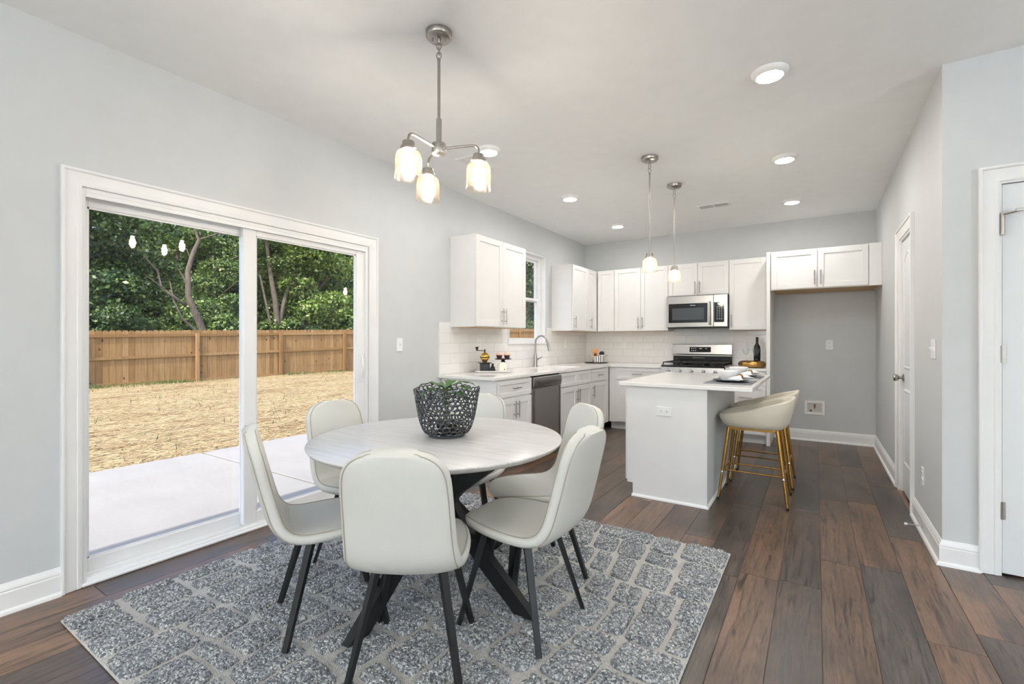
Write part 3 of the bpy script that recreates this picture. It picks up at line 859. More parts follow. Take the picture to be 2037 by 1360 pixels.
cab_door(c, wd / 2 - .006, dz1 - dz0, .006, dz0, wd / 2 - .03, .575); cab_door(c, wd / 2 - .006, dz1 - dz0, wd / 2, dz0, wd / 2 + .03, .575)
c = lbase('white base cabinet with one drawer over one door beside the corner', 5.568, 6.20); wd = .53
cab_drawer(c, wd - .012, wz1_ - wz0_, .006, wz0_)
cab_door(c, wd - .012, dz1 - dz0, .006, dz0, .035, .575)
# back run
BYF = 6.222
c = base_cab('white base cabinet with drawer left of the stove', (FX + .002, BYF, 0), 0, -1.70 - FX - .002, depth=YB - BYF - .004); wd = -1.70 - FX - .002
cab_drawer(c, wd - .10, wz1_ - wz0_, .094, wz0_)
cab_door(c, (wd - .10) / 2, dz1 - dz0, .094, dz0, .094 + (wd - .1) / 2 - .03, .575); cab_door(c, (wd - .10) / 2, dz1 - dz0, .094 + (wd - .1) / 2, dz0, .094 + (wd - .1) / 2 + .03, .575)
c = base_cab('narrow white drawer base cabinet between the stove and the tall panel', (-.928, BYF, 0), 0, .438, depth=YB - BYF - .004)
cab_drawer(c, .426, .158, .006, .70); cab_drawer(c, .426, .285, .006, .41); cab_drawer(c, .426, .285, .006, .118)
tp = MB().box(-.488, -.449, 6.19, YB - .002, 0.001, 2.262, .002).build('tall_panel', M['cab'])
tag(tp, 'tall white end panel beside the empty fridge space', 'panel')

# wall cabinets
UFX, UFY = -2.752, 6.518
c = wall_cab('white wall cabinet left of the window with two doors', (UFX, 3.566, 0), PI / 2, .914, UZ0, UZ1, UFX - XL - .002)
cab_door(c, .455, UZ1 - UZ0 - .008, .002, UZ0 + .004, .457 - .028, UZ0 + .115); cab_door(c, .455, UZ1 - UZ0 - .008, .457, UZ0 + .004, .457 + .028, UZ0 + .115)
c = wall_cab('white corner wall cabinet right of the window with two doors', (UFX, 5.69, 0), PI / 2, YB - 5.69 - .02, UZ0, UZ1, UFX - XL - .002)
cab_door(c, .478, UZ1 - UZ0 - .008, .002, UZ0 + .004, .05, UZ0 + .115); cab_door(c, .335, UZ1 - UZ0 - .008, .482, UZ0 + .004, .482 + .09, UZ0 + .115)
c = wall_cab('narrow white corner wall cabinet with one plain door and no handle', (UFX + .024, UFY, 0), 0, .27, UZ0, UZ1, YB - UFY - .002)
cab_door(c, .252, UZ1 - UZ0 - .008, .012, UZ0 + .004)
c = wall_cab('white two-door wall cabinet left of the microwave', (-2.456, UFY, 0), 0, .762, UZ0, UZ1, YB - UFY - .002)
cab_door(c, .38, UZ1 - UZ0 - .008, .001, UZ0 + .004, .38 - .028, UZ0 + .115); cab_door(c, .38, UZ1 - UZ0 - .008, .382, UZ0 + .004, .382 + .028, UZ0 + .115)
c = wall_cab('short white two-door wall cabinet above the microwave', (-1.692, UFY, 0), 0, .758, 1.828, UZ1, YB - UFY - .002)
cab_door(c, .378, UZ1 - 1.828 - .008, .001, 1.832, .378 - .028, 1.832 + .1); cab_door(c, .378, UZ1 - 1.828 - .008, .38, 1.832, .38 + .028, 1.832 + .1)
c = wall_cab('white single-door wall cabinet right of the microwave', (-.932, UFY, 0), 0, .442, UZ0, UZ1, YB - UFY - .002)
cab_door(c, .424, UZ1 - UZ0 - .008, .001, UZ0 + .004, .03, UZ0 + .115)
c = wall_cab('deep white two-door wall cabinet over the empty fridge space', (-.447, 6.225, 0), 0, 1.024, 1.815, UZ1, YB - 6.225 - .002)
cab_door(c, .452, UZ1 - 1.815 - .014, .006, 1.822, .452 - .022, 1.935); cab_door(c, .452, UZ1 - 1.815 - .014, .460, 1.822, .46 + .028, 1.935)
MB().box(.916, 1.024, -.018, 0, 1.815, UZ1).build('filler', M['cab'], c)

# ------------------------------------------------------------------ countertops
CZ0 = .8715
SX0, SX1, SY0, SY1 = -2.90, -2.50, 4.80, 5.46
mb = MB()
mb.box(XL + .001, -2.40, 3.385, SY0, CZ0, CTZ, .003).box(XL + .001, SX0, SY0, SY1, CZ0, CTZ).box(SX1, -2.40, SY0, SY1, CZ0, CTZ).box(XL + .001, -2.40, SY1, YB - .001, CZ0, CTZ)
mb.box(-2.40, -1.698, 6.19, YB - .001, CZ0, CTZ)
tag(mb.build('countertop', M['quartz']), 'white quartz L-shaped countertop with the sink along the walls', 'countertop')
tag(MB().box(-.931, -.489, 6.19, YB - .001, CZ0, CTZ, .002).build('countertop', M['quartz']), 'short white quartz countertop right of the stove', 'countertop')
sk = thing('sink', 'stainless steel undermount sink in the white counter', 'sink', ((SX0 + SX1) / 2, (SY0 + SY1) / 2, CZ0))
a, b = (SX1 - SX0) / 2 + .004, (SY1 - SY0) / 2 + .004
m = MB()
def rr(hx, hy, z, r=.05, n=5):
    pts = []
    for cx, cy_, t0 in ((hx - r, hy - r, 0), (-hx + r, hy - r, PI / 2), (-hx + r, -hy + r, PI), (hx - r, -hy + r, 1.5 * PI)):
        for k in range(n + 1):
            t = t0 + PI / 2 * k / n; pts.append((cx + r * math.cos(t), cy_ + r * math.sin(t), z))
    return pts
m.loft([rr(a + .01, b + .01, -.001), rr(a, b, -.001), rr(a - .01, b - .01, -.18), rr(a - .03, b - .03, -.2)], False, True)
m.build('basin', M['steel'], sk, 40)
MB().lathe([(.0, .002), (.04, .002), (.045, 0)], (0, 0, -.2), 20).build('drain', M['chrome'], sk, 40)
fc = thing('kitchen_faucet', 'brushed nickel gooseneck kitchen faucet behind the sink', 'faucet', (-2.985, 5.125, CTZ))
MB().lathe([(.029, 0), (.029, .006), (.025, .02), (.022, .12), (.017, .16), (.014, .17)], n=20).build('body', M['nickel'], fc, 40)
pts = [(0, 0, .16), (0, 0, .29)] + [(.085 - .085 * math.cos(t), 0, .305 + .085 * math.sin(t)) for t in [PI * i / 10 for i in range(1, 9)]]
pts += [(.178, 0, .30)]
MB().tube(pts, .0115, 12).build('spout', M['nickel'], fc, 40)
MB().tube([(.176, 0, .305), (.186, 0, .27), (.205, 0, .205)], [.013, .016, .02], 14).build('spray_head', M['nickel'], fc, 40)
MB().tube([(0, .0, .085), (.02, -.0, .09), (.045, 0, .1)], [.012, .012, .01], 10).tube([(.04, 0, .1), (.10, 0, .125)], [.007, .0045], 8).build('lever', M['nickel'], fc, 40)

# ------------------------------------------------------------------ dishwasher
dw = thing('dishwasher', 'stainless steel dishwasher under the counter', 'dishwasher', (FX, 4.072, 0), PI / 2)
MB().box(.0, .626, .01, .56, .1, .866).build('tub', M['cabdark'], dw)
MB().box(.0, .626, .06, .56, .001, .1).build('kick_plate', M['black_metal'], dw)
fd = MB().box(.008, .618, -.022, .008, .105, .742, .005).build('door', M['steel_dark'], dw, 30)
MB().box(.008, .055, -.0232, -.02, .11, .738).box(.575, .618, -.0232, -.02, .11, .738).build('door_edge', M['steel'], fd)
m = MB(); prof = [(-.03, .745), (-.036, .775), (-.04, .80), (-.034, .848), (-.028, .856), (.006, .856), (.006, .745)]
m.loft([[(.006, y, z) for y, z in prof], [(.62, y, z) for y, z in prof]])
cp = m.build('control_panel', M['steel'], dw, 25)
MB().box(.25, .38, -.039, -.03, .752, .768, .004).build('handle_slot', M['slot'], cp)
MB().box(.06, .12, -.0405, -.036, .806, .811).build('badge', M['slot'], cp)
m = MB()
for i in range(5): m.box(.40 + i * .03, .412 + i * .03, -.0405, -.036, .806, .812)
m.build('button', M['slot'], cp)
MB().box(.0, .626, -.005, .5, .8585, .8705).build('top_gap', M['cabdark'], dw)

# ------------------------------------------------------------------ stove
RX0, RW = -1.693, .757
st = thing('stove', 'stainless gas stove with black cast iron grates', 'stove', (RX0, 6.155, 0))
MB().box(0, RW, .03, .66, .08, .895).build('body', M['steel'], st)
MB().box(.02, RW - .02, .06, .62, .001, .08).build('kick_plate', M['black_metal'], st)
MB().box(-.002, RW + .002, -.005, .62, .895, .918, .006).build('cooktop', M['black_enamel'], st, 30)
od = MB().box(.004, RW - .004, -.012, .028, .27, .79, .004).build('oven_door', M['steel'], st, 30)
MB().box(.12, RW - .12, -.014, -.011, .38, .66).build('oven_window', M['black_gloss'], od)
MB().lathe([(.012, .05), (.012, RW - .05)], (0, -.055, .745), 12, 'x').box(.06, .08, -.055, -.01, .738, .752).box(RW - .08, RW - .06, -.055, -.01, .738, .752).build('handle', M['steel'], od, 40)
MB().box(.004, RW - .004, -.01, .028, .085, .26, .004).build('bottom_drawer', M['steel'], st, 30)
m = MB(); prof = [(.03, .80), (-.018, .80), (-.008, .893), (.03, .893)]
m.loft([[(0, y, z) for y, z in prof], [(RW, y, z) for y, z in prof]])
kp = m.build('knob_panel', M['steel'], st)
for i in range(5):
    kx = .095 + i * (RW - .19) / 4
    k = MB().lathe([(.024, -.012), (.024, -.02), (.02, -.024), (.018, -.045), (.0, -.046)], (kx, 0, .848), 18, 'y').build('knob', M['chrome'], st, 40)
for bx_, by_ in ((.16, .17), (.16, .44), (.60, .17), (.60, .44), (.38, .30)):
    MB().lathe([(.05, 0), (.05, .01), (.034, .012), (.034, .022), (.0, .024)], (bx_, by_, .918), 18).build('burner', M['iron'], st, 40)
for gi in range(3):
    x0, x1 = .012 + gi * (RW - .02) / 3, .006 + (gi + 1) * (RW - .02) / 3
    m = MB(); z0, z1 = .945, .957; y0, y1 = .03, .585
    for y in (y0, y1 - .012): m.box(x0, x1, y, y + .012, z0, z1, .002)
    for x in (x0, x1 - .012): m.box(x, x + .012, y0, y1, z0, z1, .002)
    xm = (x0 + x1) / 2
    m.box(xm - .005, xm + .005, y0, y1, z0, z1, .002)
    for y in (.17, .30, .44): m.box(x0, x1, y - .005, y + .005, z0, z1, .002)
    for x in (x0, x1 - .012):
        for y in (y0, y1 - .012): m.box(x, x + .012, y, y + .012, .918, z0)
    m.build('grate', M['iron'], st)
bgd = MB().box(0, RW, .618, .668, .90, 1.03, .003).build('backguard_base', M['black_enamel'], st, 30)
m = MB(); prof = [(.595, 1.035), (.59, 1.05), (.606, 1.176), (.612, 1.182), (.668, 1.182), (.668, 1.03), (.6, 1.03)]
m.loft([[(-.001, y, z) for y, z in prof], [(RW + .001, y, z) for y, z in prof]])
bk = m.build('backguard', M['steel'], st, 25)
MB().box(0, RW, .592, .6, 1.02, 1.038, .002).build('backguard_trim', M['steel_dark'], bk)
def on_guard(name, x0, x1, z0, z1, mt, par, off):
    f = lambda z: .59 + (z - 1.05) / .126 * .016 - off
    m = MB(); m.add([(x0, f(z0), z0), (x1, f(z0), z0), (x1, f(z1), z1), (x0, f(z1), z1), (x0, f(z0) + .003, z0), (x1, f(z0) + .003, z0), (x1, f(z1) + .003, z1), (x0, f(z1) + .003, z1)],
                    [(0, 1, 2, 3), (4, 7, 6, 5), (0, 4, 5, 1), (1, 5, 6, 2), (2, 6, 7, 3), (3, 7, 4, 0)])
    return m.build(name, mt, par)
dp = on_guard('display', .225, .50, 1.075, 1.145, M['black_gloss'], bk, .002)
for i in range(3):
    for j in range(2): on_guard('key', .248 + i * .025, .262 + i * .025, 1.092 + j * .03, 1.102 + j * .03, M['key'], dp, .0035)
on_guard('key', .352, .386, 1.118, 1.13, M['key'], dp, .0035); on_guard('key', .43, .45, 1.12, 1.129, M['key'], dp, .0035)
MB().box(.26, .42, .606, .619, .992, 1.0, .002).build('vent_lip', M['steel'], st)

# ------------------------------------------------------------------ microwave
mw = thing('microwave', 'stainless over-range microwave with black glass door', 'microwave', (-1.692, 6.44, 1.405))
MW_, MH = .756, .418
MB().box(0, MW_, .0, YB - 6.44 - .003, .0, MH, .002).build('body', M['black_metal'], mw)
MB().box(.01, MW_ - .01, .01, .3, -.012, .0).build('vent_grille', M['black_metal'], mw)
dr = MB().box(.0, .590, -.03, -.001, .004, MH - .004, .004).build('door', M['steel'], mw, 30)
MB().box(.03, .520, -.0325, -.028, .062, .315, .001).build('door_glass', M['black_gloss'], dr)
MB().box(.078, .478, -.0333, -.031, .10, .255).build('window', pbr('microwave_window', S(70, 74, 76), .12), dr)
MB().box(.305, .37, -.0335, -.031, .285, .292).build('badge', M['key'], dr)
m = MB(); hp = [(.548, -.055 - .012 * math.sin(PI * t), .03 + .30 * t) for t in [i / 10 for i in range(11)]]
m.tube(hp, .014, 10); m.box(.54, .556, -.06, -.03, .04, .06).box(.54, .556, -.06, -.03, .30, .32)
m.build('handle', M['steel'], dr, 40)
cpn = MB().box(.593, MW_, -.03, -.001, .004, MH - .004, .004).build('control_panel', M['steel'], mw, 30)
kpd = MB().box(.598, .718, -.0325, -.028, .062, .318, .001).build('keypad', M['black_gloss'], cpn)
MB().box(.64, .685, -.0335, -.031, .288, .303).build('clock_display', M['display'], kpd)
for r in range(8):
    for cc in range(3):
        ww = .009 if 0 < r < 7 else .016
        MB().box(.636 + cc * .026 - ww / 2, .636 + cc * .026 + ww / 2, -.0335, -.031, .10 + r * .0215, .107 + r * .0215).build('key', M['key'], kpd)

# ------------------------------------------------------------------ island
IY0, IY1, IX0, IX1 = 3.632, 5.04, -1.267, -.672
isl = thing('kitchen_island', 'white kitchen island cabinet with outlet on its end panel', 'kitchen island', (IX0, IY1, 0), -PI / 2)
LI = IY1 - IY0; DI = IX1 - IX0
MB().box(0, LI - .012, 0, DI - .012, .105, .871).build('body', M['cab'], isl)
MB().box(0, LI - .012, .07, DI - .012, .001, .105).build('toe_kick', M['cab'], isl)
# end panel has a toe notch at the door side
m = MB(); m.prism([(0, .871), (DI, .871), (DI, .001), (.045, .001), (.045, .105), (0, .105)], LI - .012, LI, 'x')
m.build('end_panel', M['cab'], isl)
MB().box(0, LI - .012, DI - .012, DI, .001, .871).build('back_panel', M['wall'], isl)
MB().box(LI - .014, LI + .004, DI - .0, DI + .005, .02, .871).build('corner_strip', M['cab'], isl)
m = MB(); base_prof = [(0, 0), (.016, 0), (.016, .005), (.012, .014), (.004, .02), (0, .02)]
m.loft([[(LI + a_, .04, z_ + .001) for a_, z_ in base_prof], [(LI + a_, DI + a_, z_ + .001) for a_, z_ in base_prof], [(0, DI + a_, z_ + .001) for a_, z_ in base_prof]])
m.build('shoe_moulding', M['trim'], isl, 30)
wdi = (LI - .012) / 2
for i in range(2):
    x0 = i * wdi
    cab_drawer(isl, wdi - .008, wz1_ - wz0_, x0 + .004, wz0_)
    cab_door(isl, wdi / 2 - .006, dz1 - dz0, x0 + .004, dz0, x0 + wdi / 2 - .03, .575); cab_door(isl, wdi / 2 - .006, dz1 - dz0, x0 + wdi / 2, dz0, x0 + wdi / 2 + .03, .575)
tag(MB().box(-1.327, -.369, 3.60, 5.07, CZ0, CTZ, .003).build('countertop', M['quartz']), 'white quartz island countertop with two place settings on it', 'countertop')
wall_plate('outlet', 'white horizontal power outlet on the end of the island', 'outlet', (-.976, IY0, .688), 0, 'outlet', True)

# ------------------------------------------------------------------ counter things
# tray with grinder, canister and cupcake stand
TX, TY = -2.815, 3.975
trz = -.993
tr = thing('serving_tray', 'white rectangular serving tray on the counter left of the sink', 'tray', (TX, TY, CTZ), trz)
m = MB(); m.loft([rr(.085, .165, .001, .02), rr(.098, .178, .004, .02), rr(.112, .196, .018, .025), rr(.108, .192, .02, .025), rr(.092, .172, .008, .02)], True, True)
m.build('tray_body', M['ceramic'], tr, 40)
def on_tray(dx, dy): return (TX + dx * math.cos(trz) - dy * math.sin(trz), TY + dx * math.sin(trz) + dy * math.cos(trz), CTZ + .0085)
gr = thing('coffee_grinder', 'vintage black and brass hand crank coffee grinder on the white tray', 'coffee grinder', on_tray(.0, -.095), -.7)
MB().box(-.045, .045, -.045, .045, .0, .085, .003).build('box_base', M['black_wood'], gr, 30)
MB().box(-.06, .06, -.06, .06, .085, .094, .003).build('top_plate', M['black_wood'], gr, 30)
MB().lathe([(.02, .094), (.03, .11), (.042, .125), (.05, .14), (.048, .15), (.05, .153), (.045, .17), (.03, .188), (.012, .196), (.0, .198)], n=24).build('dome', M['yellow'], gr, 50)
MB().lathe([(.051, .143), (.053, .147), (.051, .151)], n=24).build('dome_band', M['black_wood'], gr, 50)
m = MB().lathe([(.008, .196), (.008, .226), (.004, .232)], n=10).tube([(0, 0, .215), (-.04, -.05, .218), (-.052, -.072, .218)], .004, 8)
ck = m.build('crank', M['black_metal'], gr, 40)
MB().lathe([(.0, .215), (.012, .216), (.010, .23), (.018, .245), (.016, .255), (.0, .258)], (-.052, -.072, 0), 14).build('crank_knob', M['black_wood'], ck, 40)
sp = tag(MB().lathe([(.0, 0), (.022, .001), (.027, .02), (.024, .045), (.012, .062), (.012, .085), (.0, .087)], n=18).build('spice_bottle', M['black_gloss'], None, 45), 'small black round bottle between the coffee grinder and white canister', 'bottle')
sp.location = on_tray(.05, -.012)
cn = thing('sugar_canister', 'small white canister with a black mark in front of the cupcakes', 'canister', on_tray(.035, .085), -.6)
cn.scale = (.85, .85, 1)
MB().lathe([(.0, 0), (.058, .0), (.06, .01), (.052, .07), (.04, .095), (.02, .1), (.0, .101)], n=28).build('canister_body', M['cream'], cn, 45)
m = MB(); m.add([(.0595, .0, .02), (.057, .018, .02), (.057, .01, .036)], [(0, 1, 2)]); m.add([(.0605, .0, .02), (.058, .018, .02), (.058, .01, .036)], [(0, 1, 2)])
m.build('printed_mark', M['black_wood'], cn)
MB().tube([(-.02, -.055, .07), (-.03, -.085, .06), (-.03, -.085, .03), (-.02, -.056, .02)], .006, 8).build('handle', M['cream'], cn, 40)
cs = thing('cake_stand', 'black pedestal cake stand with two cupcakes on it', 'cake stand', on_tray(-.055, .095))
MB().lathe([(.0, 0), (.034, 0), (.033, .006), (.02, .014), (.016, .06), (.024, .075), (.024, .1), (.016, .115), (.03, .124), (.0, .124)], n=24).build('pedestal', M['black_metal'], cs, 40)
MB().lathe([(.0, .124), (.085, .124), (.088, .128), (.088, .133), (.084, .134), (.0, .132)], n=32).build('plate', M['black_metal'], cs, 40)
cx_, cy_, cz_ = on_tray(-.055, .095)
for dx, dy, lb in ((-.034, -.022, 'pink frosted cupcake on the left of the black cake stand'), (.034, .022, 'pink frosted cupcake on the right of the black cake stand')):
    cc = thing('cupcake', lb, 'cupcake', (cx_ + dx, cy_ + dy, cz_ + .1325), 0, 'cupcakes on the black stand')
    m = MB(); rings = []
    for r_, z_ in ((.022, 0), (.031, .034)):
        rings.append([((r_ + (.0012 if j % 2 else -.0012)) * math.cos(2 * PI * j / 28), (r_ + (.0012 if j % 2 else -.0012)) * math.sin(2 * PI * j / 28), z_) for j in range(28)])
    m.loft(rings); m.build('cup', M['cake'], cc)
    MB().lathe([(.031, .033), (.038, .038), (.037, .047), (.028, .055), (.026, .059), (.014, .067), (.0, .072)], n=20).build('frosting', M['frosting'], cc, 60)

# corner: black oval tray with towel basket, card, jar
ot = tag(MB().lathe([(.0, 0), (.155, 0), (.168, .008), (.164, .010), (.15, .004), (.0, .004)], n=40).build('oval_tray', M['black_metal'], None, 40), 'black oval tray in the corner of the counter', 'tray')
ot.location = (-2.74, 6.50, CTZ); ot.scale = (1.05, .75, 1); ot.rotation_euler.z = YAW
bkx, bky = -2.70, 6.48
def corner(dx, dy): return (bkx + dx * math.cos(YAW) - dy * math.sin(YAW), bky + dx * math.sin(YAW) + dy * math.cos(YAW), CTZ + .0045)
wbk = thing('wire_basket', 'small silver wire basket with curled handles on the black oval tray', 'basket', corner(0, 0), YAW)
m = MB()
for z_, k in ((.006, 0), (.05, .012), (.09, .022)):
    m.tube([(-.075 - k, -.045 - k * .5, z_), (.075 + k, -.045 - k * .5, z_), (.075 + k, .045 + k * .5, z_), (-.075 - k, .045 + k * .5, z_)], .0022, 6, True)
for i in range(9):
    x = -.075 + .15 * i / 8
    for s in (-1, 1): m.tube([(x, s * .045, .006), (x * 1.28, s * .056, .09)], .0014, 6)
for i in range(5):
    y = -.045 + .09 * i / 4
    for s in (-1, 1): m.tube([(s * .075, y, .006), (s * .097, y * 1.25, .09)], .0014, 6)
m.build('wire_frame', M['chrome'], wbk, 60)
for s in (-1, 1):
    MB().tube([(s * (.095 + .04 * math.sin(PI * t)), .02 - .04 * t, .088 + .02 * math.sin(PI * t)) for t in [i / 8 for i in range(9)]], .0035, 8).build('handle', M['chrome'], wbk, 60)
for sx in (-1, 1):
    for sy in (-1, 1): MB().lathe([(.0, .012), (.005, .008), (.006, .004), (.0, .0)], (sx * .06, sy * .04, 0), 8).build('foot', M['chrome'], wbk, 60)
# folded striped towel draped over the front rim
tw = MB(); pr_ = [(-.03, .012), (-.035, .098), (-.045, .103), (-.058, .098), (-.064, .06), (-.066, .012)]
ring = []
xs = [-.07 + .13 * i / 12 for i in range(13)]
for x in xs:
    wv = .003 * math.sin(i_ * 1.0) if False else .002 * math.sin(x * 120)
    ring.append([(x + .004, y + wv, z) for y, z in pr_] + [(x + .004, y * .96 + wv + .003, z - .004) for y, z in reversed(pr_)])
tw.loft(ring)
two = tag(tw.build('dish_towel', M['stripe'], None, 50), 'grey and white striped dish towel over the wire basket', 'towel')
two.location = corner(0, 0); two.rotation_euler.z = YAW
cdk = thing('recipe_card', 'orange recipe card with a small picture standing in the wire basket', 'card', corner(-.04, .03), YAW + .1)
MB().box(-.04, .04, -.002, .002, .01, .2).build('card_board', M['cardboard'], cdk)
MB().box(-.02, .022, -.0028, -.002, .085, .14).build('picture', M['slot'], cdk)
MB().box(-.036, .036, -.0028, -.002, .03, .07).build('paper_strip', M['linen'], cdk)
jr = thing('spice_jar', 'small white jar with a black lid beside the orange card', 'jar', corner(.055, .02))
MB().lathe([(.0, .008), (.03, .008), (.034, .02), (.036, .10), (.028, .125), (.0, .126)], n=20).build('jar_body', M['ceramic'], jr, 40)
MB().lathe([(.031, .118), (.037, .12), (.037, .15), (.03, .158), (.02, .168), (.0, .168)], n=20).build('lid', M['black_wood'], jr, 40)

# right of the stove: gold bowl turned over, wine bottle, two glasses
GX, GY = -.665, 6.44
gb = tag(MB().lathe([(.0, .0), (.125, .0), (.145, .004), (.158, .022), (.162, .042), (.155, .064), (.135, .08), (.10, .086), (.0, .087)], n=48).build('gold_tray', M['gold_ham'], None, 45), 'round hammered gold riser holding the wine bottle and glasses', 'riser')
gb.location = (GX, GY, CTZ); gb.scale = (.95, .95, 1)
wbt = thing('wine_bottle', 'dark wine bottle on the gold riser', 'bottle', (GX + .055, GY + .02, CTZ + .0875))
MB().lathe([(.0, 0), (.035, .0), (.037, .006), (.037, .155), (.032, .178), (.018, .2), (.0145, .215), (.0145, .268), (.016, .27), (.016, .285), (.0, .286)], n=24).build('glass', M['bottle'], wbt, 40)
bl = MB(); bl.lathe([(.0376, .045), (.0376, .135)], n=24, cap0=False, cap1=False); lab = bl.build('label', M['label'], wbt, 60)
m = MB()
for k in range(5):
    z_ = .06 + k * .014; a0 = PI * 1.25 + k * .05; m.add([(.0379 * math.cos(a0), .0379 * math.sin(a0), z_), (.0379 * math.cos(a0 + .55), .0379 * math.sin(a0 + .55), z_), (.0379 * math.cos(a0 + .55), .0379 * math.sin(a0 + .55), z_ + .006), (.0379 * math.cos(a0), .0379 * math.sin(a0), z_ + .006)], [(0, 1, 2, 3)])
m.build('label_print', M['print'], lab)
MB().lathe([(.0152, .225), (.0162, .2705), (.0168, .287), (.0, .2875)], n=20).build('foil', M['black_metal'], wbt, 40)
def wine_glass(label, p):
    g = thing('wine_glass', label, 'wine glass', p, 0, 'wine glasses on the gold riser')
    MB().lathe([(.0, .003), (.028, .001), (.029, .002), (.006, .006), (.0035, .012), (.0035, .058), (.006, .064)], n=20).build('stem', M['wineglass'], g, 60)
    MB().lathe([(.006, .064), (.022, .078), (.034, .1), (.038, .125), (.035, .15), (.0342, .15), (.037, .125), (.033, .101), (.021, .08), (.0, .067)], n=24, cap0=False).build('bowl', M['wineglass'], g, 60)
wine_glass('clear wine glass standing left of the wine bottle', (GX - .065, GY - .02, CTZ + .0875))
wine_glass('clear wine glass standing in front of the wine bottle', (GX + .05, GY - .06, CTZ + .0875))

# place settings on the island
for i, (py, lb) in enumerate(((4.04, 'nearer'), (4.67, 'farther'))):
    px = -.565
    mt = tag(MB().box(-.165, .165, -.225, .225, 0, .003, .001).build('placemat', M['placemat']), 'grey woven placemat, the %s one on the island' % lb, 'placemat', 'placemats on the island')
    mt.location = (px, py, CTZ + .0005)
    pl = tag(MB().lathe([(.0, 0), (.075, 0), (.09, .004), (.128, .014), (.13, .017), (.127, .017), (.09, .009), (.07, .006), (.0, .006)], n=40).build('dinner_plate', M['charcoal'], None, 40), 'dark grey plate on the %s placemat of the island' % lb, 'plate', 'plates on the island')
    pl.location = (px - .005, py + .02, CTZ + .0038)
    bw = MB(); rings = []
    for r_, z_ in ((.035, 0), (.045, .002), (.062, .03), (.078, .07), (.08, .078), (.077, .078), (.06, .033), (.04, .01), (.0, .008)):
        rings.append([((r_ * (1 + (.012 if .01 < z_ < .076 and r_ > .05 else 0) * math.cos(24 * 2 * PI * j / 96))) * math.cos(2 * PI * j / 96), (r_ * (1 + (.012 if .01 < z_ < .076 and r_ > .05 else 0) * math.cos(24 * 2 * PI * j / 96))) * math.sin(2 * PI * j / 96), z_) for j in range(96)])
    bw.loft(rings)
    b_ = tag(bw.build('cereal_bowl', M['ceramic'], None, 40), 'white fluted bowl on the %s plate of the island' % lb, 'bowl', 'bowls on the island')
    b_.location = (px - .03, py + .03, CTZ + .0102)
    nk = thing('napkin', 'white linen napkin with gold beaded ring on the %s plate' % lb, 'napkin', (px + .072, py - .04, CTZ + .018), 1.0, 'napkins on the island')
    m = MB()
    rings = []
    for s_, wd_, h_, zc in ((-.07, .075, .012, .012), (-.045, .055, .02, .016), (-.02, .026, .026, .022), (0, .016, .02, .03), (.02, .026, .026, .032), (.04, .045, .03, .03), (.07, .06, .012, .022)):
        rings.append([(s_ + .004 * math.sin(5 * t_), wd_ * math.cos(t_) * (1 + .18 * math.sin(4 * t_ + s_ * 40)), zc + h_ * .5 * math.sin(t_) * (1 + .4 * math.cos(6 * t_))) for t_ in [2 * PI * j / 26 for j in range(26)]])
    m.loft(rings); m.build('cloth', M['linen'], nk, 70)
    m = MB()
    for j in range(12):
        t_ = 2 * PI * j / 12
        m.lathe([(.0, -.006), (.0045, -.0042), (.006, 0), (.0045, .0042), (.0, .006)], (0, .02 * math.cos(t_), .03 + .018 * math.sin(t_)), 8)
    m.build('beaded_ring', M['gold'], nk, 60)

